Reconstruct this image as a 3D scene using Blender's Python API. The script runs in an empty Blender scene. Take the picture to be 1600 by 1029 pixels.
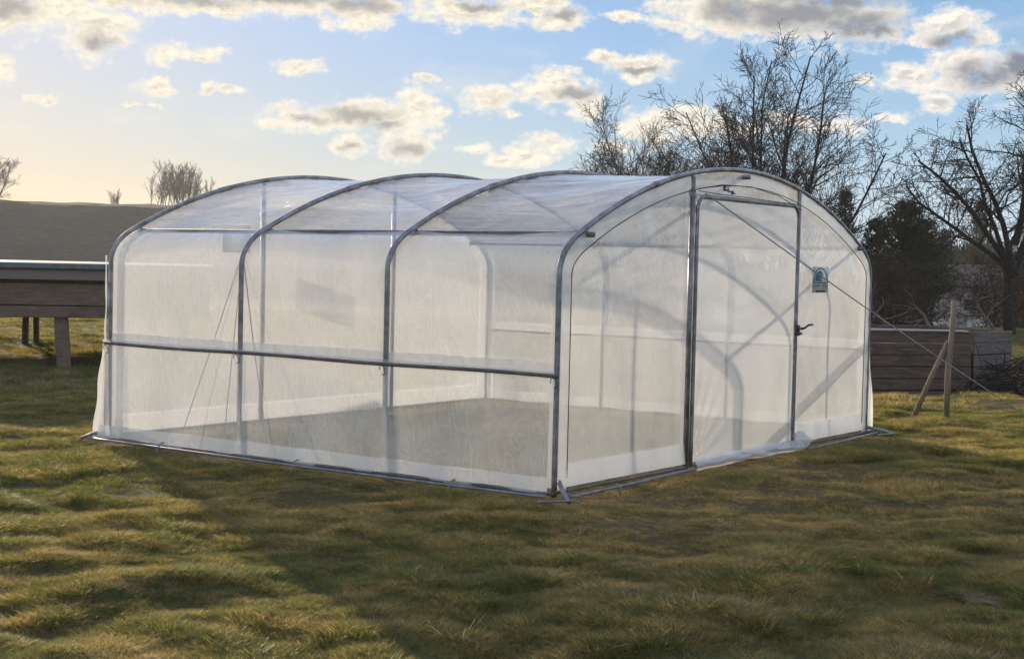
import bpy, math, random
import numpy as np
from mathutils import Vector, Matrix

R = math.radians
HAZE = 0.00045
scene = bpy.context.scene
COL = scene.collection

# ------------------------------------------------------------------ camera
CAM = Vector((-8.3726, -5.5693, 1.5333))
YAW, PITCH, ROLL, FPX = 0.9539, -0.0433, 0.0228, 2399.5
cy, sy = math.cos(YAW), math.sin(YAW)
cp, sp = math.cos(PITCH), math.sin(PITCH)
FWD = Vector((sy * cp, cy * cp, sp))
RT0 = Vector((cy, -sy, 0))
UP0 = RT0.cross(FWD)
RT = math.cos(ROLL) * RT0 + math.sin(ROLL) * UP0
UP = -math.sin(ROLL) * RT0 + math.cos(ROLL) * UP0
camd = bpy.data.cameras.new('camera')
cam = bpy.data.objects.new('camera', camd)
COL.objects.link(cam)
m = Matrix((RT, UP, -FWD)).transposed().to_4x4()
m.translation = CAM
cam.matrix_world = m
camd.sensor_width = 36
camd.lens = FPX / 1600 * 36
camd.clip_start = 0.1
camd.clip_end = 12000
scene.camera = cam

# ------------------------------------------------------------------ light
SUN_AZ, SUN_EL = 30.5, 10.3
S = Vector((math.sin(R(SUN_AZ)) * math.cos(R(SUN_EL)), math.cos(R(SUN_AZ)) * math.cos(R(SUN_EL)), math.sin(R(SUN_EL))))
ld = bpy.data.lights.new('sun', 'SUN')
ld.energy = 5.0
ld.angle = R(0.55)
ld.color = (1.0, 0.845, 0.65)
lo = bpy.data.objects.new('sun', ld)
lo.rotation_euler = S.to_track_quat('Z', 'Y').to_euler()
COL.objects.link(lo)

scene.view_settings.view_transform = 'Standard'
scene.view_settings.look = 'None'
scene.view_settings.exposure = 0.52
scene.view_settings.gamma = 1.0
scene.cycles.use_denoising = True
scene.cycles.max_bounces = 7
scene.cycles.diffuse_bounces = 3
scene.cycles.transmission_bounces = 5
scene.cycles.transparent_max_bounces = 24
scene.cycles.volume_bounces = 0
scene.cycles.sample_clamp_indirect = 6.0


def ray(u, v):
    return FWD + RT * ((u - 800) / FPX) - UP * ((v - 514.5) / FPX)


def azel(u, v):
    d = ray(u, v)
    return math.degrees(math.atan2(d.x, d.y)), math.degrees(math.atan2(d.z, math.hypot(d.x, d.y)))


# ------------------------------------------------------------------ node helper
class NT:
    def __init__(self, tree):
        self.t = tree
        self.n = tree.nodes
        self.l = tree.links

    def node(self, typ, **kw):
        nd = self.n.new(typ)
        for k, v in kw.items():
            setattr(nd, k, v)
        return nd

    def set(self, sock, v):
        if isinstance(v, bpy.types.NodeSocket):
            self.l.new(v, sock)
        elif v is not None:
            sock.default_value = v

    def math(self, op, a, b=None, c=None, clamp=False):
        nd = self.node('ShaderNodeMath', operation=op, use_clamp=clamp)
        for i, v in enumerate((a, b, c)):
            if v is not None:
                self.set(nd.inputs[i], v)
        return nd.outputs[0]

    def vmath(self, op, a, b=None, c=None):
        nd = self.node('ShaderNodeVectorMath', operation=op)
        for i, v in enumerate((a, b, c)):
            if v is not None:
                self.set(nd.inputs[i], v)
        return nd.outputs['Value'] if op in ('LENGTH', 'DOT_PRODUCT') else nd.outputs[0]

    def noise(self, vec, scale, detail=4, rough=0.55, dist=0.0, out='Fac'):
        nd = self.node('ShaderNodeTexNoise')
        self.set(nd.inputs['Vector'], vec)
        self.set(nd.inputs['Scale'], scale)
        nd.inputs['Detail'].default_value = detail
        nd.inputs['Roughness'].default_value = rough
        nd.inputs['Distortion'].default_value = dist
        return nd.outputs[out]

    def ramp(self, fac, stops, interp='LINEAR'):
        nd = self.node('ShaderNodeValToRGB')
        cr = nd.color_ramp
        cr.interpolation = interp
        while len(cr.elements) < len(stops):
            cr.elements.new(0.5)
        for e, (p, c) in zip(cr.elements, stops):
            e.position = p
            e.color = (*c, 1) if len(c) == 3 else c
        self.set(nd.inputs[0], fac)
        return nd.outputs[0]

    def mix(self, fac, a, b, blend='MIX'):
        nd = self.node('ShaderNodeMix', data_type='RGBA', blend_type=blend)
        self.set(nd.inputs[0], fac)
        self.set(nd.inputs[6], (*a, 1) if isinstance(a, tuple) and len(a) == 3 else a)
        self.set(nd.inputs[7], (*b, 1) if isinstance(b, tuple) and len(b) == 3 else b)
        return nd.outputs[2]

    def smooth(self, x, lo, hi, a=0.0, b=1.0):
        nd = self.node('ShaderNodeMapRange', interpolation_type='SMOOTHSTEP')
        for k, v in zip(('Value', 'From Min', 'From Max', 'To Min', 'To Max'), (x, lo, hi, a, b)):
            self.set(nd.inputs[k], v)
        return nd.outputs[0]

    def mapping(self, vec, scale=(1, 1, 1), loc=(0, 0, 0), rot=(0, 0, 0)):
        nd = self.node('ShaderNodeMapping')
        self.set(nd.inputs['Vector'], vec)
        nd.inputs['Scale'].default_value = scale
        nd.inputs['Location'].default_value = loc
        nd.inputs['Rotation'].default_value = rot
        return nd.outputs[0]

    def bump(self, h, strength=0.3, dist=0.01, normal=None):
        nd = self.node('ShaderNodeBump')
        nd.inputs['Strength'].default_value = strength
        nd.inputs['Distance'].default_value = dist
        self.set(nd.inputs['Height'], h)
        if normal is not None:
            self.set(nd.inputs['Normal'], normal)
        return nd.outputs[0]


# ------------------------------------------------------------------ world: sky with clouds fixed in the sky's own azimuth / elevation
world = bpy.data.worlds.new('World')
scene.world = world
world.use_nodes = True
W = NT(world.node_tree)
W.n.clear()
sky = W.node('ShaderNodeTexSky', sky_type='NISHITA')
sky.sun_disc = False
sky.sun_elevation = R(SUN_EL)
sky.sun_rotation = R(SUN_AZ)
sky.altitude = 200
sky.air_density = 1.0
sky.dust_density = 0.35
sky.ozone_density = 2.6
tc = W.node('ShaderNodeTexCoord')
D = tc.outputs['Generated']
sep = W.node('ShaderNodeSeparateXYZ')
W.l.new(D, sep.inputs[0])
azn = W.math('MULTIPLY', W.math('ARCTAN2', sep.outputs[0], sep.outputs[1]), 180 / math.pi)
eln = W.math('MULTIPLY', W.math('ARCSINE', W.math('MINIMUM', W.math('MAXIMUM', sep.outputs[2], -1.0), 1.0)), 180 / math.pi)
cmb = W.node('ShaderNodeCombineXYZ')
W.l.new(azn, cmb.inputs[0])
W.l.new(eln, cmb.inputs[1])
Pv = cmb.outputs[0]
# x, y = place in the photograph (converted to azimuth/elevation), rx, ry in its pixels
CLOUDS = [
    (20, 25, 75, 34), (90, 8, 70, 26), (140, 55, 42, 38), (165, 40, 50, 28), (0, 108, 30, 16), (262, 84, 34, 16), (328, 84, 26, 13),
    (242, 136, 26, 18), (322, 142, 16, 11), (360, 138, 30, 7), (70, 160, 26, 8), (208, 164, 14, 4), (245, 166, 12, 4),
    (220, 5, 120, 18), (330, 8, 120, 18), (460, 8, 130, 18), (560, 25, 62, 26), (600, 8, 50, 18), (735, 18, 90, 26), (870, 28, 50, 22), (700, 5, 60, 14),
    (830, 8, 50, 12), (466, 104, 40, 13), (666, 123, 20, 7), (975, 28, 30, 10), (850, 5, 60, 14), (820, 4, 30, 8),
    (455, 188, 42, 22), (520, 186, 80, 20), (580, 176, 70, 24), (655, 165, 42, 34), (640, 225, 50, 28), (545, 225, 34, 18), (690, 178, 16, 12), (620, 195, 40, 24),
    (765, 160, 44, 24), (800, 176, 20, 8), (870, 136, 62, 30), (915, 165, 34, 26), (825, 240, 50, 18), (860, 225, 40, 18), (745, 232, 24, 9), (790, 250, 40, 12),
    (945, 90, 36, 12), (1000, 104, 60, 20), (985, 118, 20, 10),
    (1100, 20, 90, 36), (1180, 10, 110, 44), (1260, 22, 130, 48), (1340, 30, 80, 40), (1390, 48, 30, 20), (1160, 38, 80, 28), (1060, 36, 34, 16),
    (1480, 42, 54, 30), (1535, 55, 30, 14), (1450, 60, 34, 16), (1430, 118, 50, 24), (1500, 105, 70, 36), (1570, 118, 60, 40), (1480, 130, 80, 16),
    (1350, 126, 26, 12), (1465, 165, 28, 20), (1305, 195, 40, 16), (1020, 200, 60, 30), (1100, 195, 60, 26), (1060, 180, 60, 18), (1390, 185, 34, 9), (1240, 190, 50, 14), (1160, 205, 50, 14),
    (960, 230, 30, 10),
]
# grey undersides / thick hearts of the larger clouds
CORES = [
    (1250, 22, 130, 30), (1340, 38, 70, 24), (1150, 16, 60, 24), (1380, 48, 28, 14), (1300, 0, 110, 20), (560, 180, 68, 15), (480, 187, 40, 9), (640, 232, 34, 14),
    (600, 198, 34, 8), (150, 62, 30, 18), (560, 8, 70, 14), (440, 0, 120, 12), (300, 0, 80, 11), (1540, 118, 66, 24), (1490, 60, 44, 14), (1590, 100, 30, 24), (900, 146, 34, 12),
    (10, 10, 50, 18), (1000, 110, 40, 6), (745, 8, 50, 8), (880, 20, 30, 9), (545, 228, 18, 8),
]


SKY_GAIN, SKY_SOFT, SKY_TINT = 2.0, 0.30, (0.93, 0.97, 1.24)


def blobs(lst, P):
    acc = None
    for u, v, rx, ry in lst:
        a, e = azel(u, v)
        ix, iy = 1 / (rx / 41.9), 1 / (ry / 41.9)
        q = W.vmath('MULTIPLY_ADD', P, (ix, iy, 0.0), (-a * ix, -e * iy, 0.0))
        ln = W.vmath('LENGTH', q)
        if acc is None:
            acc = ln
        else:
            nd = W.node('ShaderNodeMath', operation='SMOOTH_MIN')
            W.set(nd.inputs[0], acc)
            W.set(nd.inputs[1], ln)
            nd.inputs[2].default_value = 0.18
            acc = nd.outputs[0]
    return acc


warp = W.noise(Pv, 1.1, 3, 0.6, out='Color')
Pw = W.vmath('ADD', Pv, W.vmath('MULTIPLY', W.vmath('SUBTRACT', warp, (0.5, 0.5, 0.5)), (1.3, 0.8, 0)))
n1 = W.noise(W.vmath('MULTIPLY', Pv, (0.9, 1.5, 1)), 1.0, 9, 0.62)
n1b = W.noise(W.vmath('MULTIPLY', W.vmath('ADD', Pv, (-0.16, 0.13, 0)), (0.9, 1.5, 1)), 1.0, 9, 0.62)
dens = W.math('ADD', W.math('SUBTRACT', 1.0, blobs(CLOUDS, Pw)), W.math('MULTIPLY', W.math('SUBTRACT', n1, 0.5), 2.6))
# the rest of the sky, away from the photographed part, gets the same kind of broken cloud
big = W.noise(D, 5.0, 8, 0.6)
away = W.math('MAXIMUM', W.smooth(W.math('ABSOLUTE', W.math('SUBTRACT', azn, 54.5)), 20.5, 25.0), W.smooth(eln, 10.6, 13.0))
dens2 = W.math('SUBTRACT', W.math('MULTIPLY', W.math('SUBTRACT', big, 0.53), 9.0), W.math('MULTIPLY', W.math('SUBTRACT', 1.0, away), 6.0))
dens = W.math('MAXIMUM', dens, dens2)
# thin high wisps everywhere
wisp = W.math('MULTIPLY', W.smooth(W.noise(W.vmath('MULTIPLY', Pw, (0.16, 0.5, 1)), 1.0, 6, 0.6), 0.52, 0.75), 0.22)
alpha = W.smooth(W.math('ADD', dens, W.math('MULTIPLY', W.math('SUBTRACT', W.noise(Pv, 3.4, 5, .65), .5), .8)), -0.28, 0.62)
core = W.math('ADD', W.math('SUBTRACT', 1.0, blobs(CORES, Pw)), W.math('MULTIPLY', W.math('SUBTRACT', n1, 0.5), 1.6))
core = W.math('MULTIPLY', W.smooth(core, -0.45, 0.85), 0.97)
relief = W.smooth(W.math('SUBTRACT', n1, n1b), -0.07, 0.08)
edge = W.smooth(dens, 0.0, 1.0)
shade = W.math('MULTIPLY', W.math('MULTIPLY', edge, W.math('SUBTRACT', 1.0, relief)), 0.5)
dark = W.math('MAXIMUM', core, shade)
# nearness to the sun warms the clouds
sunness = W.smooth(W.vmath('DOT_PRODUCT', D, tuple(S)), math.cos(R(45)), math.cos(R(6)))
lit = W.mix(sunness, (7.2, 6.8, 6.2), (7.4, 6.7, 5.4))
grey = W.mix(sunness, (1.25, 1.5, 2.05), (3.0, 2.9, 2.7))
ccol = W.mix(dark, lit, grey)
skl = W.vmath('DOT_PRODUCT', sky.outputs[0], (0.25, 0.6, 0.15))
comp = W.math('DIVIDE', SKY_GAIN, W.math('ADD', 1.0, W.math('MULTIPLY', skl, SKY_SOFT)))
skyb = W.vmath('MULTIPLY', W.vmath('SCALE', sky.outputs[0], None), SKY_TINT)
W.l.new(comp, skyb.node.inputs[0].links[0].from_node.inputs['Scale'])
far_grad = W.ramp(W.math('DIVIDE', eln, 40.0, clamp=True), [(0.0, (.50, .67, .80)), (0.09, (.40, .61, .79)), (0.24, (.215, .435, .70)), (1.0, (.08, .2, .45))])
far_grad = W.vmath('MULTIPLY', far_grad, (7.3, 7.3, 7.3))
opp = W.math('MULTIPLY', W.math('SUBTRACT', 1.0, W.smooth(W.vmath('DOT_PRODUCT', D, tuple(S)), math.cos(R(38)), math.cos(R(5)))), 0.85)
skyb = W.mix(opp, skyb, far_grad)
wash = W.mix(wisp, skyb, lit)
skyc = W.mix(alpha, wash, ccol)
bg = W.node('ShaderNodeBackground')
W.l.new(skyc, bg.inputs[0])
bg.inputs[1].default_value = 0.10
bg_boost = W.math('ADD', 1.0, W.math('MULTIPLY', away, 0.30))
skyc2 = W.node('ShaderNodeVectorMath', operation='SCALE')
W.l.new(skyc, skyc2.inputs[0])
W.l.new(bg_boost, skyc2.inputs['Scale'])
W.l.new(skyc2.outputs[0], bg.inputs[0])
wo = W.node('ShaderNodeOutputWorld')
W.l.new(bg.outputs[0], wo.inputs[0])
world.cycles.sampling_method = 'MANUAL'
world.cycles.sample_map_resolution = 512


# ------------------------------------------------------------------ object helpers
def tag(o, label=None, cat=None, group=None, kind=None):
    for k, v in (('label', label), ('category', cat), ('group', group), ('kind', kind)):
        if v:
            o[k] = v
    return o


def empty(name, loc=(0, 0, 0), rz=0.0):
    o = bpy.data.objects.new(name, None)
    o.empty_display_size = 0.2
    o.location = loc
    o.rotation_euler = (0, 0, rz)
    COL.objects.link(o)
    return o


class MB:
    """collects shapes for ONE mesh object"""

    def __init__(self):
        self.v = []
        self.f = []

    def add(self, verts, faces):
        b = len(self.v)
        self.v.extend([tuple(p) for p in verts])
        self.f.extend([tuple(i + b for i in f) for f in faces])
        return self

    def box(self, c, size, M=None, jitter=0.0, rnd=None, bevel=0.0):
        x, y, z = (s / 2 for s in size)
        b = min(bevel, x * .45, y * .45, z * .45)
        vs, fs = [], []
        if b <= 0:
            vs = [(-x, -y, -z), (x, -y, -z), (x, y, -z), (-x, y, -z), (-x, -y, z), (x, -y, z), (x, y, z), (-x, y, z)]
            fs = [(0, 3, 2, 1), (4, 5, 6, 7), (0, 1, 5, 4), (1, 2, 6, 5), (2, 3, 7, 6), (3, 0, 4, 7)]
        else:
            rings = []
            for zz, ins in ((-z, b), (-z + b, 0), (z - b, 0), (z, b)):
                X, Y = x - ins, y - ins
                k = b if ins == 0 else b * .6
                ring = [(-X + k, -Y, zz), (X - k, -Y, zz), (X, -Y + k, zz), (X, Y - k, zz), (X - k, Y, zz), (-X + k, Y, zz), (-X, Y - k, zz), (-X, -Y + k, zz)]
                rings.append(ring)
            for r_ in rings:
                vs += r_
            for i in range(3):
                for j in range(8):
                    fs.append((i * 8 + j, i * 8 + (j + 1) % 8, (i + 1) * 8 + (j + 1) % 8, (i + 1) * 8 + j))
            fs.append(tuple(range(7, -1, -1)))
            fs.append(tuple(range(24, 32)))
        out = []
        for p in vs:
            p = Vector(p)
            if rnd and jitter:
                p += Vector([rnd.uniform(-jitter, jitter) for _ in range(3)])
            if M is not None:
                p = M @ p
            out.append(p + Vector(c))
        return self.add(out, fs)

    def tube(self, pts, rad, n=8, cap=True, closed=False):
        pts = [Vector(p) for p in pts]
        if not hasattr(rad, '__len__'):
            rad = [rad] * len(pts)
        N = len(pts)
        t0 = (pts[1] - pts[0]).normalized()
        ref = Vector((0, 0, 1)) if abs(t0.z) < 0.9 else Vector((1, 0, 0))
        u = t0.cross(ref).normalized()
        vs, fs = [], []
        for i, p in enumerate(pts):
            if closed:
                t = (pts[(i + 1) % N] - pts[i - 1]).normalized()
            else:
                t = (pts[min(i + 1, N - 1)] - pts[max(i - 1, 0)]).normalized()
            u = (u - t * u.dot(t)).normalized()
            w = t.cross(u)
            for k in range(n):
                a = 2 * math.pi * k / n
                vs.append(p + (u * math.cos(a) + w * math.sin(a)) * rad[i])
        for i in range(N if closed else N - 1):
            j = (i + 1) % N
            for k in range(n):
                fs.append((i * n + k, i * n + (k + 1) % n, j * n + (k + 1) % n, j * n + k))
        if cap and not closed:
            fs.append(tuple(range(n - 1, -1, -1)))
            fs.append(tuple((N - 1) * n + k for k in range(n)))
        return self.add(vs, fs)

    def grid(self, fn, nu, nv):
        vs = [fn(i / nu, j / nv) for j in range(nv + 1) for i in range(nu + 1)]
        fs = [(j * (nu + 1) + i, j * (nu + 1) + i + 1, (j + 1) * (nu + 1) + i + 1, (j + 1) * (nu + 1) + i) for j in range(nv) for i in range(nu)]
        return self.add(vs, fs)

    def build(self, name, mat, parent=None, smooth=True):
        me = bpy.data.meshes.new(name)
        me.from_pydata(self.v, [], self.f)
        me.validate()
        if smooth:
            me.shade_smooth()
        me.materials.append(mat)
        o = bpy.data.objects.new(name, me)
        COL.objects.link(o)
        if parent:
            o.parent = parent
        return o


# ------------------------------------------------------------------ materials
def newmat(name):
    mt = bpy.data.materials.new(name)
    mt.use_nodes = True
    t = NT(mt.node_tree)
    t.n.clear()
    out = t.node('ShaderNodeOutputMaterial')
    return mt, t, out


def principled(t, out, color, rough=0.6, metal=0.0, normal=None, spec=0.5):
    b = t.node('ShaderNodeBsdfPrincipled')
    t.set(b.inputs['Base Color'], (*color, 1) if isinstance(color, tuple) and len(color) == 3 else color)
    t.set(b.inputs['Roughness'], rough)
    t.set(b.inputs['Metallic'], metal)
    b.inputs['Specular IOR Level'].default_value = spec
    if normal is not None:
        t.l.new(normal, b.inputs['Normal'])
    t.l.new(b.outputs[0], out.inputs[0])
    return b


def mat_metal(name, c1, c2, rough=0.42, metal=0.75):
    mt, t, out = newmat(name)
    co = t.node('ShaderNodeTexCoord').outputs['Object']
    n = t.noise(co, 9, 6, 0.65)
    n2 = t.noise(co, 140, 3, 0.6)
    col = t.mix(t.smooth(n, .35, .7), c1, c2)
    principled(t, out, col, t.math('ADD', t.math('MULTIPLY', n2, .25), rough - .1), metal, t.bump(n2, .25, .001))
    return mt


def mat_wood(name, c1, c2, scale=(1, 1, 1), rough=0.85, dark=0.5):
    mt, t, out = newmat(name)
    co = t.node('ShaderNodeTexCoord').outputs['Object']
    g = t.noise(t.mapping(co, scale), 14, 7, 0.7, 0.6)
    big_ = t.noise(co, 1.7, 4, 0.6)
    col = t.mix(t.smooth(g, .3, .72), c1, c2)
    col = t.mix(t.math('MULTIPLY', t.smooth(big_, .45, .75), dark), col, tuple(x * .45 for x in c1))
    principled(t, out, col, rough, 0, t.bump(g, .6, .006), spec=.25)
    return mt


def mat_film(name, clear, warm=(0.93, 0.92, 0.89), trans=0.55, gloss=0.10, wr=0.28, wstr=0.14, mottled=.08, stretch=(1, 1, 1), crs=.25):
    """polythene: some light straight through, the rest scattered through or back, a thin glossy skin"""
    mt, t, out = newmat(name)
    co = t.node('ShaderNodeTexCoord').outputs['Object']
    big_ = t.noise(co, 1.3, 4, .6)
    wrk = t.noise(t.mapping(co, stretch), 7.0, 5, .62, 1.4)
    # drawn creases: narrow ridges running with the stretch
    rn = t.noise(t.mapping(co, tuple(q * 1.3 for q in stretch), rot=(.15, .2, .1)), 3.2, 3, .55, 2.2)
    crease = t.math('POWER', t.math('SUBTRACT', 1.0, t.math('ABSOLUTE', t.math('MULTIPLY', t.math('SUBTRACT', rn, .5), 5.0)), clamp=True), 4.0)
    # woven scrim and dust in the sheet
    wv2 = t.node('ShaderNodeTexNoise')
    t.l.new(t.mapping(co, (1, 1, .04)), wv2.inputs['Vector'])
    wv2.inputs['Scale'].default_value = 60
    dust = t.noise(co, 26, 6, .75)
    weave = t.noise(co, 160, 2, .5)
    h = t.math('ADD', t.math('ADD', wrk, t.math('MULTIPLY', weave, .03)), t.math('MULTIPLY', crease, crs))
    nrm = t.bump(h, wstr, .012)
    tr = t.node('ShaderNodeBsdfTransparent')
    tr.inputs[0].default_value = (.985, .98, .965, 1)
    tl = t.node('ShaderNodeBsdfTranslucent')
    tl.inputs[0].default_value = (*warm, 1)
    t.l.new(nrm, tl.inputs['Normal'])
    df = t.node('ShaderNodeBsdfDiffuse')
    df.inputs[0].default_value = (*warm, 1)
    t.l.new(nrm, df.inputs['Normal'])
    sc = t.node('ShaderNodeMixShader')
    sc.inputs[0].default_value = 1 - trans
    t.l.new(tl.outputs[0], sc.inputs[1])
    t.l.new(df.outputs[0], sc.inputs[2])
    gl = t.node('ShaderNodeBsdfGlossy')
    gl.inputs['Roughness'].default_value = wr
    gl.inputs[0].default_value = (.95, .95, .95, 1)
    t.l.new(nrm, gl.inputs['Normal'])
    body = t.node('ShaderNodeMixShader')
    lw = t.node('ShaderNodeLayerWeight')
    lw.inputs[0].default_value = .3
    # seen or lit at a slant the film has more thickness to cross
    f = t.math('SUBTRACT', 1 - clear, t.math('MULTIPLY', t.math('SUBTRACT', big_, .5), mottled * 2))
    f = t.math('ADD', f, t.math('MULTIPLY', t.math('SUBTRACT', dust, .5), .09))
    f = t.math('ADD', f, t.math('MULTIPLY', t.math('SUBTRACT', wv2.outputs[0], .5), .025))
    f = t.math('ADD', f, t.math('MULTIPLY', crease, .13 * crs * .6))
    f = t.math('ADD', f, t.math('MULTIPLY', t.math('POWER', lw.outputs['Facing'], 3.0), .30), clamp=True)
    t.l.new(f, body.inputs[0])
    t.l.new(tr.outputs[0], body.inputs[1])
    t.l.new(sc.outputs[0], body.inputs[2])
    lf = t.node('ShaderNodeLayerWeight')
    lf.inputs[0].default_value = .5
    frs = t.math('ADD', .05, t.math('MULTIPLY', .85, t.math('POWER', lf.outputs['Facing'], 4.0)))
    top = t.node('ShaderNodeMixShader')
    t.l.new(t.math('MULTIPLY', frs, gloss * 10, clamp=True), top.inputs[0])
    t.l.new(body.outputs[0], top.inputs[1])
    t.l.new(gl.outputs[0], top.inputs[2])
    t.l.new(top.outputs[0], out.inputs[0])
    return mt


M_TUBE = mat_metal('galvanised_tube', (.20, .18, .175), (.42, .40, .395), .36, .6)
M_DARKTUBE = mat_metal('weathered_tube', (.13, .10, .09), (.22, .18, .165), .6, .15)
M_PIPE = mat_metal('ground_pipe', (.20, .19, .19), (.34, .33, .33), .5, .3)
M_CORD = mat_metal('cord', (.045, .04, .035), (.09, .08, .07), .8, 0)
M_ROPE = mat_metal('rope', (.30, .28, .25), (.45, .42, .38), .7, 0)
M_BLACK = mat_metal('dark_fitting', (.025, .023, .025), (.05, .045, .045), .4, .3)
M_FILM = mat_film('side_film', .56, wstr=.45, wr=.14, mottled=.16, stretch=(1, 1.2, .5), crs=.4, gloss=.12)
M_ROOF = mat_film('roof_film', .58, warm=(.56, .535, .53), wr=.13, wstr=1.0, stretch=(3.4, .34, 1.5), gloss=.13, mottled=.12, crs=.9)
M_GABLE = mat_film('gable_film', .47, wr=.16, crs=.5, mottled=.14, gloss=.12, wstr=.36, stretch=(1.4, 1, .5))
M_DOOR = mat_film('door_film', .36, wstr=.25, stretch=(1.4, 1, .5))
M_HEM = mat_film('hem_film', .34, wstr=.25, warm=(.88, .87, .86))

# ------------------------------------------------------------------ the polytunnel
GW, GB, GH, HE, HM = 5.2234, 1.4723, 2.3, 1.62, 0.80
YK = [0.0, 1.462, 2.915, 4.417]
YE = YK[-1]
RC = ((GW / 2) ** 2 + (GH - HE) ** 2) / (2 * (GH - HE))
ZC = GH - RC


def arc_z(x):
    return ZC + math.sqrt(RC * RC - (x - GW / 2) ** 2)


def make_profile():
    pts = [(0, z) for z in np.linspace(0, 1.46, 14)]
    x1 = .20
    a, b, c = Vector((0, 1.46)), Vector((0, arc_z(0) - .005)), Vector((x1, arc_z(x1)))
    for q in np.linspace(0, 1, 9)[1:]:
        p = a * (1 - q) ** 2 + b * 2 * q * (1 - q) + c * q * q
        pts.append((p.x, p.y))
    for x in np.linspace(x1, GW / 2, 26)[1:]:
        pts.append((x, arc_z(x)))
    mir = [(GW - x, z) for x, z in pts[:-1]][::-1]
    return np.array(pts + mir)


PROF = make_profile()
_t = np.gradient(PROF, axis=0)
_t /= np.linalg.norm(_t, axis=1)[:, None]
NORM = np.stack([-_t[:, 1], _t[:, 0]], 1)     # outwards


def prof_off(o):
    return PROF + NORM * o


LEN = np.concatenate([[0], np.cumsum(np.linalg.norm(np.diff(PROF, axis=0), axis=1))])
LT = LEN[-1]


def prof_at(s, o=0.0):
    """point at arc length s, offset outwards"""
    q = prof_off(o)
    return float(np.interp(s, LEN, q[:, 0])), float(np.interp(s, LEN, q[:, 1]))


def s_of_x(x):
    i = int(np.argmin(abs(PROF[:len(PROF) // 2 + 1, 0] - x)))
    return LEN[i]


rng = np.random.RandomState(7)


def vnoise(x, y, seed=0):
    x = np.asarray(x, float)
    y = np.asarray(y, float)
    xi, yi = np.floor(x).astype(np.int64), np.floor(y).astype(np.int64)
    fx, fy = x - xi, y - yi
    fx = fx * fx * (3 - 2 * fx)
    fy = fy * fy * (3 - 2 * fy)

    def h(a, b):
        n = (a * 374761393 + b * 668265263 + seed * 1274126177) & 0x7fffffff
        n = ((n ^ (n >> 13)) * 1274126177) & 0x7fffffff
        n = n ^ (n >> 16)
        return (n & 0xffff) / 65535.0
    return (h(xi, yi) * (1 - fx) + h(xi + 1, yi) * fx) * (1 - fy) + (h(xi, yi + 1) * (1 - fx) + h(xi + 1, yi + 1) * fx) * fy


gh = tag(empty('polytunnel_greenhouse'), 'clear film covered polytunnel greenhouse with four curved grey hoops and a door in its end', 'greenhouse')
RT_ = .0195
for i, y in enumerate(YK):
    pts = [(x, y, z) for x, z in PROF]
    MB().tube(pts, RT_, 10).build('hoop', M_TUBE, gh)


def cover(s0, s1, y0, y1, off, mat, name, amp=.012, nu=60, nv=36, flare=0.0, seed=1, belly=.018, parent=gh):
    """film along the profile from s0 to s1, between y0 and y1; it bellies between the hoops and creases near them"""
    def fn(u, v):
        s = s0 + (s1 - s0) * v
        y = y0 + (y1 - y0) * u
        k = np.interp(y, YK, range(4))
        fr = k - math.floor(k) if k < 3 else 1.0
        sag = math.sin(math.pi * fr)
        o = off - belly * sag
        o += amp * (float(vnoise(s * 2.3 + seed, y * 3.1, seed)) - .5) * (.3 + sag)
        o += amp * .5 * (float(vnoise(s * 9 + y * 5, y * 2.0, seed + 3)) - .5)
        zz = 1 - v if s0 < 1 else v
        if flare:
            o += flare * max(0.0, 1 - (s / HM if s < LT / 2 else (LT - s) / HM)) ** 1.3 * (1 + .5 * math.sin(y * 9 + 1.3))
        x, z = prof_at(s, o)
        return (x, y, max(z, .015))
    return MB().grid(fn, nu, nv).build(name, mat, parent)


sp = s_of_x(.30)
# films: the upper ones lie on the inner side of the hoops, the roll-up skirts below the rail hang outside them
cover(HM, sp, -.0, YE, -.022, M_FILM, 'side_film', nu=110, nv=30, seed=2)
cover(LT - HM, LT - sp, 0, YE, -.022, M_FILM, 'side_film', nu=110, nv=30, seed=3)
cover(sp + .002, LT - sp - .002, -.01, YE + .01, -.016, M_ROOF, 'roof_film', amp=.028, nu=130, nv=110, seed=4, belly=.03)
cover(.02, HM + .03, -.01, YE + .05, .034, M_FILM, 'skirt_film', amp=.02, nu=130, nv=22, flare=.045, seed=5, belly=.0)
cover(LT - .02, LT - HM - .03, -.01, YE + .03, .034, M_FILM, 'skirt_film', amp=.02, nu=130, nv=22, flare=.06, seed=6, belly=.0)


def hem(fn, name='hem', mat=M_HEM, nu=90, nv=2):
    return MB().grid(fn, nu, nv).build(name, mat, gh)


# double-thickness bands: above the mid rail, above the ground, and down both ends of the sides
for side in (0, 1):
    def P3(s, y, o):
        x, z = prof_at(s if side == 0 else LT - s, o)
        return (x, y, z)
    hem(lambda u, v: P3(HM + .0 + (.085 + .010 * (float(vnoise(u * 60, 1.0, 9)) - .5) * v) * v, u * YE, -.004 + .014 * (float(vnoise(u * 110, v * 2, 10)) - .5)), nu=240)
    hem(lambda u, v: P3(.03 + .105 * v, u * (YE + .03), .046 + .045 * (1 - v * .3) * (1 + .3 * math.sin(u * 40))), nu=160)
    hem(lambda u, v: P3(.05 + (sp - .05) * u, .03 + .05 * v, -.035), nu=60)
    hem(lambda u, v: P3(.05 + (sp - .05) * u, YE - .04 - .09 * v, -.035), nu=60)

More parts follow.
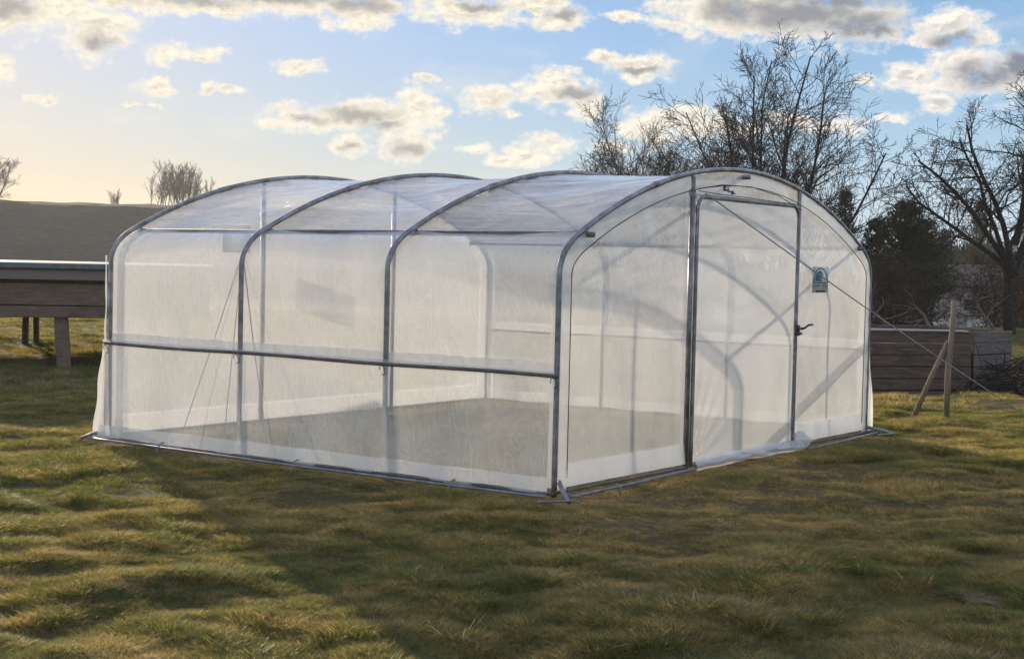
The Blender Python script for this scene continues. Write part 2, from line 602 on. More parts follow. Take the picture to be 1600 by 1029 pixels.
# rails and purlins
for x, sgn in ((0, -1), (GW, 1)):
    pts = [(x + sgn * (RT_ + .016), y, HM + .004 * math.sin(y * 3)) for y in np.linspace(-.03, YE + .03, 24)]
    MB().tube(pts, .0135, 8).build('side_rail', M_DARKTUBE, gh)
sx, sz = prof_at(sp, -.045)
for x in (sx, GW - sx):
    MB().tube([(x, -.06, sz), (x, YE + .04, sz)], .019, 10).build('purlin', M_DARKTUBE, gh)
MB().tube([(GW / 2, -.045, GH - .05), (GW / 2, YE + .04, GH - .05)], .019, 10).build('ridge_purlin', M_TUBE, gh)
for y in YK:
    for x in (sx, GW - sx):
        MB().box((x, y, sz + .004), (.036, .04, .036), M=Matrix.Rotation(.5 if x < 1 else -.5, 3, 'Y'), bevel=.006).build('purlin_clamp', M_DARKTUBE, gh)
    for s_, in ((s_of_x(1.3),), (LT - s_of_x(1.3),)):
        a_, b_ = prof_at(s_ - .07), prof_at(s_ + .07)
        MB().tube([(a_[0], y, a_[1]), (b_[0], y, b_[1])], RT_ + .0035, 10).build('hoop_sleeve', M_TUBE, gh)
# wire clips on each hoop under the side rail
for x, sgn in ((0, -1), (GW, 1)):
    for y in YK:
        c = Vector((x + sgn * .05, y - .01, HM - .045))
        ring = [c + Vector((sgn * .012 * math.sin(a), .024 * math.cos(a), .034 * math.sin(a))) for a in np.linspace(0, 5.2, 14)]
        MB().tube(ring, .0028, 6).build('rail_clip', M_CORD, gh)

# ground pipes along the sides and across the front
MB().tube([(-.085, -.05, .035), (-.09, 2.2, .026), (-.085, YE + .06, .03)], .014, 8).build('base_pipe', M_DARKTUBE, gh)
MB().tube([(-.145, -.02, .02), (-.15, 2.2, .014), (-.13, YE + .1, .02)], .011, 8).build('base_pipe', M_PIPE, gh)
MB().tube([(GW + .1, -.05, .03), (GW + .1, YE + .05, .03)], .014, 8).build('base_pipe', M_DARKTUBE, gh)
for x0, x1 in ((-.02, 1.72), (3.66, GW + .05)):
    MB().tube([(x0, -.03, .035), (x1, -.03, .035)], .012, 8).build('base_pipe', M_DARKTUBE, gh)
    MB().tube([(x0, -.14, .018), ((x0 + x1) / 2, -.13, .022), (x1, -.10, .03)], .012, 8).build('base_pipe', M_PIPE, gh)
MB().tube([(0, YE + .03, .035), (GW, YE + .03, .035)], .014, 8).build('base_pipe', M_DARKTUBE, gh)
for x, y in ((-.12, .75), (-.12, 2.2), (-.12, 3.65)):
    MB().tube([(x + .03, y, .055), (x - .02, y, .045), (x - .045, y, .0), (x - .045, y, -.1)], .0065, 6).build('ground_peg', M_PIPE, gh)
MB().tube([(.55, -.14, .05), (.56, -.17, .02), (.56, -.17, -.08)], .007, 6).build('ground_peg', M_PIPE, gh)
# corner stakes with their loose tube ends
MB().tube([(.03, -.02, .10), (-.07, -.12, .05), (-.17, -.23, .012)], .016, 8).tube([(-.33, -.10, .016), (-.17, -.235, .02), (-.135, -.285, .014)], .009, 6) \
    .tube([(-.02, -.09, .035), (.06, -.17, .012)], .009, 6).build('corner_stake', M_PIPE, gh)
MB().tube([(GW - .02, -.02, .08), (GW + .10, -.12, .05), (GW + .20, -.20, .012)], .015, 8).tube([(GW - .1, -.16, .02), (GW + .17, -.21, .02)], .009, 6).build('corner_stake', M_PIPE, gh)
MB().tube([(.02, YE, .08), (-.09, YE + .10, .05), (-.15, YE + .17, .012)], .015, 8).build('corner_stake', M_PIPE, gh)


# gables
def gable(y, mat, x0, x1, name, seed, out=-1, zlo=.05, hemsides=False):
    def top(x):
        if x <= .2 or x >= GW - .2:
            xx = min(x, GW - x)
            return float(np.interp(max(xx, .0), PROF[:24, 0] + np.arange(24) * 1e-6, PROF[:24, 1])) - .01
        return arc_z(x) - .01

    def fn(u, v):
        x = x0 + (x1 - x0) * u
        z = zlo + (top(x) - zlo) * v
        e = min(1, 6 * min(u, 1 - u)) * min(1, 6 * min(v, 1 - v))
        d = .03 * (float(vnoise(x * 1.7 + seed, z * 1.3, seed)) - .5) * e + .010 * (float(vnoise(x * 6 + z * 3, z * 2.5, seed + 1)) - .5)
        return (x, y + d, z)
    return MB().grid(fn, max(8, int((x1 - x0) * 26)), 60).build(name, mat, gh)


DA, DC = 1.7498, 3.6049
gable(.012, M_GABLE, .012, DA, 'gable_film', 11)
gable(.012, M_GABLE, DC, GW - .012, 'gable_film', 12)
gable(YE - .012, M_GABLE, .012, GW - .012, 'gable_film', 13)


def overdoor(u, v):
    x = DA + (DC - DA) * u
    return (x, .014 + .012 * math.sin(u * 7) * math.sin(v * 3), 2.085 + (arc_z(x) - .01 - 2.085) * v)


MB().grid(overdoor, 40, 6).build('gable_film', M_GABLE, gh)


def arc_hem(s0, s1, y, w=.105, sg=-1, nu=80):
    def fn(u, v):
        x, z = prof_at(s0 + (s1 - s0) * u, -.02 - w * v)
        return (x, y + sg * (.004 + .003 * math.sin(u * 90)), z)
    hem(fn, nu=nu)


iL, iR = None, None
sA = float(np.interp(DA, PROF[:48, 0] + np.arange(48) * 1e-6, LEN[:48]))
sC = LT - float(np.interp(GW - DC, PROF[:48, 0] + np.arange(48) * 1e-6, LEN[:48]))
for yy, sg in ((-.006, -1), (YE + .006, 1)):
    arc_hem(.03, sA - .03, yy, sg=sg)
    arc_hem(sC + .03, LT - .03, yy, sg=sg)
arc_hem(sA, sC, YE + .006, sg=1)
for x0, x1 in ((.09, DA - .02), (DC + .03, GW - .09)):
    hem(lambda u, v: (x0 + (x1 - x0) * u, -.008 - .02 * (1 - v) - .004 * math.sin(u * 30), .06 + .15 * v), nu=50)
hem(lambda u, v: (.05 + (GW - .1) * u, YE + .01, .05 + .15 * v), nu=60)
hem(lambda u, v: (DA - .03 - .06 * u, -.006, .1 + 2.0 * v), nu=2, nv=10)
hem(lambda u, v: (DC + .03 + .03 * u, -.006, .1 + 1.9 * v), nu=2, nv=10)
# the cord sewn into the inner edge of that band
for s0, s1 in ((.12, sA - .0), (sC, LT - .12)):
    pts = []
    for s in np.linspace(s0, s1, 50):
        x, z = prof_at(s, -.125)
        pts.append((x, -.016, z))
    MB().tube(pts, .0036, 5).build('edge_cord', M_CORD, gh)
pts = []
for s in np.linspace(sA, sC, 30):
    x, z = prof_at(s, -.125)
    pts.append((x, -.02, z))
MB().tube(pts, .0036, 5).build('edge_cord', M_CORD, gh)

# loose film tails at two corners
MB().grid(lambda u, v: (GW + .03 + (.15 * (1 - v) ** 1.1) * u + .002 * math.sin(v * 11) * u, -.01 + .008 * math.sin(v * 7 + u * 2), .03 + .80 * v), 5, 22).build('film_tail', M_HEM, gh)
MB().grid(lambda u, v: (-.045 - .03 * u * (1 - v), YE + .01 + (.02 + .085 * (1 - v) ** .9 + .010 * math.sin(v * 13)) * u, .03 + (HM * 1.0) * v), 5, 22).build('film_tail', M_HEM, gh)
MB().grid(lambda u, v: (-.028 - .004 * math.sin(v * 9), YE + .01 + (.022 + .006 * math.sin(v * 13)) * u, HM + .02 + .70 * v), 3, 22).build('film_tail', M_HEM, gh)

# door posts (a pair of tubes each) and the door
for x in (DA, DC):
    MB().tube([(x, -.012, .0), (x, -.012, arc_z(x) - .02)], .020, 10).build('door_post', M_TUBE, gh)
for x in (DA, DC):
    MB().tube([(x, YE, .0), (x, YE, arc_z(x) - .02)], .0245, 10).build('gable_post', M_TUBE, gh)
door = MB()
xl, xr, zt = DA + .046, DC - .046, 2.06
fr = []
for z in np.linspace(.045, zt - .1, 12):
    fr.append((xl, -.03, z))
for a in np.linspace(0, math.pi / 2, 7)[1:]:
    fr.append((xl + .1 - .1 * math.cos(a), -.03, zt - .1 + .1 * math.sin(a)))
for a in np.linspace(0, math.pi / 2, 7):
    fr.append((xr - .1 + .1 * math.sin(a), -.03, zt - .1 + .1 * math.cos(a)))
for z in np.linspace(zt - .1, .045, 12)[1:]:
    fr.append((xr, -.03, z))
droot = door.tube(fr, .0165, 10).tube([(xl, -.03, .05), (xr, -.03, .07)], .016, 8).build('door', M_TUBE, gh)


def dfilm(u, v):
    x = xl + (xr - xl) * u
    z = .05 + (zt - .05) * v
    e = min(1, 5 * min(u, 1 - u)) * min(1, 5 * min(v, 1 - v))
    pull = .02 * math.exp(-((u - .0) ** 2 + v ** 2) * 14) * math.sin(math.atan2(v + .02, u + .02) * 26)
    d = .022 * (float(vnoise(u * 3.1, v * 4.3, 31)) - .5) * e + .007 * (float(vnoise(u * 11 + v * 4, v * 6, 32)) - .5) + pull
    return (x, -.028 + d, z)


MB().grid(dfilm, 46, 60).build('door_film', M_DOOR, droot)


def dskirt(u, v):
    x = xl - .0 + (xr - xl + .07 * v) * u
    z = .10 * (1 - v) + .012 * v
    bag = .035 + .045 * u
    y = -.05 - bag * math.sin(v * 2.2) - .014 * (float(vnoise(u * 14, v * 3, 41)) - .5) * (1 + 2 * u)
    z += .018 * (float(vnoise(u * 11, v * 4, 42)) - .5) + .01 * u * math.sin(v * 14)
    return (x, y, max(.006, z))


MB().grid(dskirt, 60, 12).build('door_skirt', M_HEM, droot)


def crumple(u, v):
    a = u * 2 * math.pi
    r = .075 * math.sin(math.pi * (v * .9 + .05)) * (1 + .55 * (float(vnoise(u * 6 % 6, v * 5, 51)) - .5) * 2)
    return (xr + .05 + r * math.cos(a) * .8, -.09 + r * math.sin(a), .01 + .16 * v)


MB().grid(crumple, 20, 14).build('film_bunch', M_HEM, droot)
# latch and lever handle
hx, hz = xr, 1.03
MB().tube([(hx - .07, -.075, hz - .035), (hx + .03, -.075, hz - .035)], .012, 10).tube([(hx - .07, -.075, hz + .008), (hx + .05, -.075, hz + .008)], .010, 10) \
    .tube([(hx + .03, -.075, hz), (hx + .07, -.09, hz + .012), (hx + .13, -.095, hz + .035), (hx + .21, -.095, hz + .036)], .0095, 8) \
    .box((hx, -.058, hz - .01), (.05, .02, .09), bevel=.005).build('handle', M_BLACK, droot)

# cords tied above the door
kn = MB()
kn.tube([(DA + .03, -.045, 2.115), (DA + .4, -.045, 2.165), (DA + .9, -.04, 2.175), (DA + 1.4, -.04, 2.13), (DC, -.04, 2.03)], .0038, 5)
kn.tube([(DA + .02, -.05, 2.10), (DA + .35, -.05, 2.09), (DA + .9, -.05, 2.085), (DC - .02, -.05, 2.07)], .003, 5)
rk = random.Random(4)
for q in range(5):
    p0 = Vector((DA + .34 + q * .055, -.055, 2.155 - q * .010))
    kn.tube([p0 + Vector((rk.uniform(-.05, .05), rk.uniform(-.01, .01), rk.uniform(-.016, .016))) for _ in range(6)], .0042, 6)
kn.build('tie_cord', M_CORD, gh)
MB().tube([Vector((DA - .06, -.045, 2.075)) + Vector((.05 * math.cos(a), 0, .035 * math.sin(a))) for a in np.linspace(.3, 5.6, 16)], .0035, 5).build('tie_cord', M_CORD, gh)

# slack cords inside the last bay, tied to the third hoop
for px_, py_ in ((.85, 3.95), (.95, 3.55), (.25, 3.85)):
    MB().tube([(.03, YK[2] + .02, 1.56), (px_ * .5, (YK[2] + py_) / 2, .76), (px_, py_, .02)], .0038, 5).build('stay_cord', M_DARKTUBE, gh)

# patch added on the far gable to cast a shadow on the long side
M_SHADOW_PATCH = mat_film('shadow_patch_film', .12, wstr=.1)
MB().box((1.42, YE + .02, 1.70), (.34, .003, .24)).build('shadow_patch', M_SHADOW_PATCH, gh)

# maker's sticker on the front gable
lx0, lx1, lz0, lz1 = 3.905, 4.235, 1.335, 1.56


def mat_plain(name, c, rough=.5, spec=.4):
    mt, t, out = newmat(name)
    co = t.node('ShaderNodeTexCoord').outputs['Object']
    n = t.noise(co, 30, 4, .6)
    principled(t, out, t.mix(n, tuple(x * .85 for x in c), tuple(min(1, x * 1.12) for x in c)), rough, 0, spec=spec)
    return mt


M_STICK = mat_film('sticker_backing', .12, warm=(.72, .76, .75), wstr=.05, gloss=.05)
M_TEAL = mat_plain('teal_ink', (.01, .13, .19))
M_INK = mat_plain('dark_ink', (.02, .05, .07))
M_GREYINK = mat_plain('grey_ink', (.16, .2, .22))
YS = -.020
st = MB().box(((lx0 + lx1) / 2, YS + .0015, (lz0 + lz1) / 2), (lx1 - lx0, .001, lz1 - lz0)).build('sticker', M_STICK, gh)
lw_, lh = lx1 - lx0, lz1 - lz0


def L(u, v, o=0.0):
    return (lx0 + lw_ * u, YS - .0015 - o, lz0 + lh * v)


def arch(cx, hw, base, h, n=20):
    return [(cx - hw * math.cos(math.pi * k / n), base + h * math.sin(math.pi * k / n) ** .85) for k in range(n + 1)]


outer, inner = arch(.5, .46, .36, .60), arch(.5, .40, .40, .52)
mbx = MB()
mbx.add([L(*p) for p in outer] + [L(*p) for p in inner], [(k, k + 1, len(outer) + k + 1, len(outer) + k) for k in range(len(outer) - 1)] + [(0, len(outer), 2 * len(outer) - 1, len(outer) - 1)])
mbx.build('logo_arch', M_INK, st, smooth=False)
half = [p for p in arch(.5, .36, .43, .42) if p[0] <= .5001]
MB().add([L(*p) for p in half] + [L(.5, .43), L(.14, .43)], [tuple(range(len(half) + 2))]).build('logo_fill', M_TEAL, st, smooth=False)
MB().add([L(.52, .43), L(.52, .84), L(.60, .78), L(.66, .68), L(.56, .58), L(.58, .43)], [tuple(range(6))]).build('logo_fill', M_GREYINK, st, smooth=False)


def lettering(txt, u, v, w, h, mat):
    cu = bpy.data.curves.new('lettering', 'FONT')
    cu.body = txt
    cu.size = 1
    cu.offset = .012
    tmp = bpy.data.objects.new('lettering', cu)
    COL.objects.link(tmp)
    dg = bpy.context.evaluated_depsgraph_get()
    me = bpy.data.meshes.new_from_object(tmp.evaluated_get(dg))
    bpy.data.objects.remove(tmp)
    co = np.array([v_.co[:] for v_ in me.vertices])
    lo_, hi_ = co.min(0), co.max(0)
    for v_ in me.vertices:
        a = (v_.co.x - lo_[0]) / (hi_[0] - lo_[0])
        b = (v_.co.y - lo_[1]) / (hi_[1] - lo_[1])
        v_.co = L(u + w * a, v + h * b)
    me.materials.clear()
    me.materials.append(mat)
    o = bpy.data.objects.new('lettering', me)
    COL.objects.link(o)
    o.parent = st


lettering('CLIPMO SERRE', .04, .225, .92, .085, M_INK)
lettering('de jardin', .2, .14, .6, .05, M_GREYINK)
MB().add([L(.2, .02), L(.8, .02), L(.8, .095), L(.2, .095)], [(0, 1, 2, 3)]).build('sticker_bar', M_INK, st, smooth=False)

# guy rope from the top of the door down to the grass on the right
ga = Vector((1.86, -.06, 2.086))
gd = Vector((8.77, -.38, 0.0))
gbk = ga + (gd - ga) * 1.0
pts = [ga + (gbk - ga) * q + Vector((0, 0, -.03 * math.sin(math.pi * q))) for q in np.linspace(0, 1, 20)]
tag(MB().tube(pts, .0055, 6).build('guy_rope', M_ROPE), 'thin pale rope running from above the greenhouse door to the grass at right', 'rope')

# ------------------------------------------------------------------ the ground
def ss(x, a, b):
    t_ = np.clip((np.asarray(x, float) - a) / (b - a), 0, 1)
    return t_ * t_ * (3 - 2 * t_)


def ground_z(x, y):
    x = np.asarray(x, float)
    y = np.asarray(y, float)
    dcam = (x - CAM.x) * FWD.x / .999 + (y - CAM.y) * FWD.y / .999
    d = np.hypot(x - CAM.x, y - CAM.y)
    z = .06 * (vnoise(x * .9, y * .9, 1) - .5) + .07 * (vnoise(x * 2.1 + 5, y * 2.1, 2) - .5) + .045 * (vnoise(x * 5 + 9, y * 5, 3) - .5)
    z += .16 * (vnoise(x * .23, y * .23, 4) - .5) * ss(d, 13, 22)
    inside = (1 - ss(np.abs(x - GW / 2), GW / 2 + .1, GW / 2 + .8)) * (1 - ss(np.abs(y - YE / 2), YE / 2 + .1, YE / 2 + .8))
    z *= 1 - .88 * inside
    z -= .03
    azz = np.degrees(np.arctan2(x - CAM.x, y - CAM.y))
    # shallow dip where the plank bin stands
    z -= .42 * ss(dcam, 18.9, 21.8) * (1 - ss(dcam, 27, 35)) * ss(azz, 59, 64)
    z -= 3.3 * ss(dcam, 44, 80)
    z += .6 * (vnoise(x * .03, y * .03, 5) - .5) * ss(d, 60, 90) * (1 - ss(d, 100, 150))
    # the long flat-topped hill beyond the field
    hl = ss(d, 206, 250)
    hl = hl * (1 - .62 * ss(azz, 55, 64))
    z += hl * (3.3 + 8.9 + 1.0 * (vnoise(x * .006, y * .006, 8) - .5) + .35 * vnoise(x * .4, y * .4, 9) + .2 * vnoise(x * .12, y * .12, 10))
    return z


rad = np.concatenate([[.6, 1.2, 1.9], 2.5 * (460 / 2.5) ** (np.linspace(0, 1, 330))])
fw_az = math.atan2(FWD.x, FWD.y)
ang = []
a_ = -math.pi
while a_ < math.pi - 1e-6:
    ang.append(a_)
    a_ += .0075 if abs(a_) < .52 else .04
ang = np.array(ang) + fw_az
RR, AA = np.meshgrid(rad, ang, indexing='ij')
GX, GY = CAM.x + RR * np.sin(AA), CAM.y + RR * np.cos(AA)
GZ = ground_z(GX, GY)
na = len(ang)
gv = np.stack([GX, GY, GZ], -1).reshape(-1, 3)
gv = np.concatenate([gv, [[CAM.x, CAM.y, -.03]]])
ii, jj = np.meshgrid(np.arange(len(rad) - 1), np.arange(na), indexing='ij')
jn = (jj + 1) % na
quads = np.stack([ii * na + jj, ii * na + jn, (ii + 1) * na + jn, (ii + 1) * na + jj], -1).reshape(-1, 4)


def np_mesh(name, v, quads=None, tris=None):
    me = bpy.data.meshes.new(name)
    nq = 0 if quads is None else len(quads)
    ntr = 0 if tris is None else len(tris)
    me.vertices.add(len(v))
    me.vertices.foreach_set('co', np.asarray(v, np.float32).ravel())
    loops = np.concatenate([a.ravel() for a in (quads, tris) if a is not None]).astype(np.int32)
    me.loops.add(len(loops))
    me.loops.foreach_set('vertex_index', loops)
    me.polygons.add(nq + ntr)
    starts = np.concatenate([np.arange(nq) * 4, nq * 4 + np.arange(ntr) * 3]).astype(np.int32)
    me.polygons.foreach_set('loop_start', starts)
    me.update(calc_edges=True)
    me.validate()
    return me


tris = np.array([[len(gv) - 1, (k + 1) % na, k] for k in range(na)])
gme = np_mesh('ground', gv, quads[:, ::-1], tris)
gme.shade_smooth()


def grass_colour(t, pos, blade=False):
    """green, straw and bare-earth patches laid over the field in world space"""
    a = t.noise(pos, .55, 5, .6)
    b = t.noise(pos, 2.6, 4, .6)
    c = t.noise(pos, 9.0, 3, .6)
    k = t.math('ADD', t.math('MULTIPLY', a, .9), t.math('ADD', t.math('MULTIPLY', b, .75), t.math('MULTIPLY', c, .35)))
    # trodden, drier turf in front of the greenhouse
    dd_ = t.vmath('LENGTH', t.vmath('MULTIPLY', t.vmath('SUBTRACT', pos, (.4, -1.9, 0)), (.8, 1, 0)))
    k = t.math('ADD', k, t.math('MULTIPLY', t.smooth(dd_, 4.2, .5), .13))
    if blade:
        oi = t.node('ShaderNodeObjectInfo').outputs['Random']
        ri = t.node('ShaderNodeNewGeometry').outputs['Random Per Island']
        k = t.math('ADD', k, t.math('ADD', t.math('MULTIPLY', t.math('SUBTRACT', oi, .5), .26), t.math('MULTIPLY', t.math('SUBTRACT', ri, .5), .40)))
    if blade:
        stops = [(.36, (.074, .108, .020)), (.47, (.130, .146, .032)), (.53, (.20, .176, .052)), (.585, (.32, .235, .097)), (.68, (.52, .38, .20))]
    else:
        stops = [(.36, (.060, .056, .024)), (.48, (.095, .075, .036)), (.58, (.13, .088, .050)), (.72, (.17, .112, .070))]
    col_ = t.ramp(t.math('MULTIPLY', k, .5), stops)
    if blade:
        ri2 = t.math('FRACT', t.math('MULTIPLY', ri, 37.7))
        sc_ = t.node('ShaderNodeVectorMath', operation='SCALE')
        t.l.new(col_, sc_.inputs[0])
        t.l.new(t.math('ADD', .42, t.math('MULTIPLY', ri2, .84)), sc_.inputs['Scale'])
        col_ = sc_.outputs[0]
    return col_


mt, t, out = newmat('turf')
geo = t.node('ShaderNodeNewGeometry')
pos = geo.outputs['Position']
col = grass_colour(t, pos)
far = t.smooth(t.vmath('LENGTH', t.vmath('SUBTRACT', pos, tuple(CAM))), 150.0, 200.0)
hn = t.math('ADD', t.math('MULTIPLY', t.noise(t.mapping(pos, (1, 1, 3)), .05, 8, .72), .55), t.math('MULTIPLY', t.noise(t.mapping(pos, (1, 1, 4)), .7, 5, .7), .45))
hillc = t.mix(t.smooth(hn, .38, .62), (.024, .019, .014), (.070, .054, .040))
near_n = t.smooth(t.noise(pos, 30, 5, .7), .3, .8)
col = t.mix(t.math('MULTIPLY', near_n, .5), col, (.14, .11, .045))
col = t.mix(far, col, hillc)
bh = t.noise(pos, 22, 6, .7)
nb_ = t.bump(bh, .7, .04)
principled(t, out, col, .95, 0, t.bump(t.math('MULTIPLY', t.noise(pos, .8, 6, .75), far), 1.0, 1.2, nb_), spec=.1)
gme.materials.append(mt)
ground = bpy.data.objects.new('ground', gme)
COL.objects.link(ground)
ground['kind'] = 'structure'

# ------------------------------------------------------------------ grass: tufts of blades set over the field
mt, t, out = newmat('grass_blade')
geo = t.node('ShaderNodeNewGeometry')
col = grass_colour(t, geo.outputs['Position'], True)
df = t.node('ShaderNodeBsdfDiffuse')
tl = t.node('ShaderNodeBsdfTranslucent')
gl = t.node('ShaderNodeBsdfGlossy')
gl.inputs['Roughness'].default_value = .42
gl.inputs[0].default_value = (.9, .9, .8, 1)
t.l.new(col, df.inputs[0])
t.l.new(t.mix(1.0, col, (1.7, 1.6, .9), 'MULTIPLY'), tl.inputs[0])
m1 = t.node('ShaderNodeMixShader')
m1.inputs[0].default_value = .52
t.l.new(df.outputs[0], m1.inputs[1])
t.l.new(tl.outputs[0], m1.inputs[2])
m2 = t.node('ShaderNodeMixShader')
m2.inputs[0].default_value = .045
t.l.new(m1.outputs[0], m2.inputs[1])
t.l.new(gl.outputs[0], m2.inputs[2])
t.l.new(m2.outputs[0], out.inputs[0])
M_GRASS = mt


def tuft_mesh(seed, nb, h, spread, width, lean):
    r = random.Random(seed)
    vs, fs = [], []
    for _ in range(nb):
        a, q = r.uniform(0, 6.283), spread * math.sqrt(r.random())
        bx, by = q * math.cos(a), q * math.sin(a)
        hh = h * r.uniform(.45, 1.25)
        la = a + r.gauss(0, 1.0)
        ln = hh * lean * r.uniform(.2, 1.5)
        w = width * r.uniform(.6, 1.3)
        fa = r.uniform(0, 6.283)
        px, py = math.cos(fa) * w / 2, math.sin(fa) * w / 2
        b0 = len(vs)
        segs = ((0, 1.0), (.45, .85), (.8, .5))
        for s_, ww in segs:
            cx_, cy_ = bx + math.cos(la) * ln * s_ ** 2, by + math.sin(la) * ln * s_ ** 2
            z_ = hh * (s_ - .18 * lean * s_ ** 3) - .015
            vs.append((cx_ - px * ww, cy_ - py * ww, z_))
            vs.append((cx_ + px * ww, cy_ + py * ww, z_))
        vs.append((bx + math.cos(la) * ln, by + math.sin(la) * ln, hh * (1 - .3 * min(lean, 1.6) * .6) - .015))
        fs += [(b0, b0 + 1, b0 + 3, b0 + 2), (b0 + 2, b0 + 3, b0 + 5, b0 + 4), (b0 + 4, b0 + 5, b0 + 6)]
    me = bpy.data.meshes.new('grass_tuft')
    me.from_pydata(vs, [], fs)
    me.materials.append(M_GRASS)
    return me


tuft_col = bpy.data.collections.new('grass_tufts')
specs = [(26, .034, .065, .0030, 1.1), (28, .042, .07, .0030, 1.4), (24, .05, .055, .0032, .9), (28, .055, .06, .0032, 1.3), (30, .034, .075, .003, 1.7), (24, .058, .055, .0034, 1.0), (22, .045, .07, .0032, 2.0), (26, .048, .06, .003, .8)]
for k, (nb, h, spd, w_, ln) in enumerate(specs):
    o = bpy.data.objects.new('tuft_%d' % k, tuft_mesh(100 + k, nb * 2, h, spd, w_, ln))
    tuft_col.objects.link(o)

gr = np.random.RandomState(11)


def scatter(n, d0, d1, half, smul):
    d = np.sqrt(gr.uniform(d0 * d0, d1 * d1, n))
    a = fw_az + gr.uniform(-half, half, n)
    x, y = CAM.x + d * np.sin(a), CAM.y + d * np.cos(a)
    s = smul * np.ones(n) * (1 + .0 * d)
    return x, y, s


parts_ = [scatter(72000, 4.2, 10, .45, 1.0), scatter(66000, 10, 18, .42, 1.2), scatter(56000, 18, 46, .40, 1.75), scatter(5000, 2.0, 9, 3.14, 1.6)]
X = np.concatenate([p[0] for p in parts_])
Y = np.concatenate([p[1] for p in parts_])
SC = np.concatenate([p[2] for p in parts_])
# lumps: tall clumps with lower grass between; worn bare ground in places
lump = .55 * vnoise(X * 2.4 + 3, Y * 2.4, 21) + .45 * vnoise(X * 5.2, Y * 5.2 + 8, 22)
big2 = vnoise(X * .5, Y * .5, 23)
SC = SC * (.52 + .74 * ss(lump, .35, .80)) * (.75 + .5 * big2)
worn = np.zeros(len(X))
for wx, wy, wr in ((-1.0, 1.6, .9), (-1.6, 2.2, .5), (-.3, 3.2, .5), (-2.2, 4.4, .6), (.2, -.9, .9), (-.6, -.8, .7), (1.3, -1.1, .6), (2.8, -.8, .6), (-1.2, -1.6, .6), (1.8, -3.0, .5), (.4, 6.2, .8)):
    worn = np.maximum(worn, 1 - ss(np.hypot((X - wx), (Y - wy)) / wr, .3, 1.2))
inside = (X > .02) & (X < GW - .02) & (Y > .02) & (Y < YE - .02)
edge_ = (np.abs(X - GW / 2) < GW / 2 + .30) & (np.abs(Y - YE / 2) < YE / 2 + .30)
SC = np.where(edge_, np.minimum(SC, .45), SC) * (1 - .40 * worn)
keep = gr.rand(len(X)) > np.where(inside, .25, .40 * worn)
X, Y, SC = X[keep], Y[keep], SC[keep]
Z = ground_z(X, Y)
pm = bpy.data.meshes.new('grass')
pm.vertices.add(len(X))
pm.vertices.foreach_set('co', np.stack([X, Y, Z], -1).astype(np.float32).ravel())
at = pm.attributes.new('scl', 'FLOAT', 'POINT')
at.data.foreach_set('value', SC.astype(np.float32))
at = pm.attributes.new('rot', 'FLOAT', 'POINT')
at.data.foreach_set('value', gr.uniform(0, 6.283, len(X)).astype(np.float32))
at = pm.attributes.new('idx', 'INT', 'POINT')
# low matted tufts where it is low, upright ones in the lumps
at.data.foreach_set('value', gr.randint(0, len(specs), len(X)).astype(np.int32))
grass = bpy.data.objects.new('grass', pm)
COL.objects.link(grass)
tag(grass, 'rough tussocky green and straw coloured winter grass covering the field', 'grass', kind='stuff')
ng = bpy.data.node_groups.new('grass_spread', 'GeometryNodeTree')
ng.interface.new_socket('Geometry', in_out='INPUT', socket_type='NodeSocketGeometry')
ng.interface.new_socket('Geometry', in_out='OUTPUT', socket_type='NodeSocketGeometry')
gi, go = ng.nodes.new('NodeGroupInput'), ng.nodes.new('NodeGroupOutput')
iop = ng.nodes.new('GeometryNodeInstanceOnPoints')
ci = ng.nodes.new('GeometryNodeCollectionInfo')
ci.inputs[0].default_value = tuft_col
ci.inputs['Separate Children'].default_value = True
ci.inputs['Reset Children'].default_value = True


def named(nm, typ):
    nd = ng.nodes.new('GeometryNodeInputNamedAttribute')
    nd.data_type = typ
    nd.inputs[0].default_value = nm
    return nd.outputs[0]


cx_ = ng.nodes.new('ShaderNodeCombineXYZ')
ng.links.new(named('rot', 'FLOAT'), cx_.inputs[2])
iop.inputs['Pick Instance'].default_value = True
ng.links.new(gi.outputs[0], iop.inputs['Points'])
ng.links.new(ci.outputs[0], iop.inputs['Instance'])
ng.links.new(named('idx', 'INT'), iop.inputs['Instance Index'])
ng.links.new(cx_.outputs[0], iop.inputs['Rotation'])
ng.links.new(named('scl', 'FLOAT'), iop.inputs['Scale'])
ng.links.new(iop.outputs[0], go.inputs[0])
md = grass.modifiers.new('spread', 'NODES')
md.node_group = ng


# ------------------------------------------------------------------ things beyond the greenhouse
FWH = Vector((FWD.x, FWD.y, 0)).normalized()


def at(u, depth):
    """ground point seen in photograph column u at this depth"""
    d = ray(u, 514.5)
    # keep on the horizontal plane: rolled camera, so find the ray of this column at the horizon
    v = 514.5
    for _ in range(3):
        v = 514.5 + d.z * FPX
        d = ray(u, v) if abs(d.z) > 1e-5 else d
    k = depth / d.dot(FWD)
    x, y = CAM.x + d.x * k, CAM.y + d.y * k
    return Vector((x, y, float(ground_z(x, y))))


def z_at(u, v, depth):
    return CAM.z + ray(u, v).z * depth


def mat_bark(name, c1, c2):
    mt, t, out = newmat(name)
    co = t.node('ShaderNodeTexCoord').outputs['Object']
    n = t.noise(t.mapping(co, (1, 1, .3)), 18, 5, .65)
    principled(t, out, t.mix(t.smooth(n, .35, .7), c1, c2), .9, 0, t.bump(n, .5, .01), spec=.2)
    return mt


M_BARK = mat_bark('bark', (.010, .008, .007), (.030, .024, .02))
M_TWIG = mat_bark('twig_bark', (.010, .007, .006), (.028, .020, .016))
M_PALEBARK = mat_bark('pale_bark', (.11, .085, .065), (.22, .17, .13))
M_BRAMBLE = mat_bark('bramble_stem', (.026, .018, .014), (.065, .046, .034))


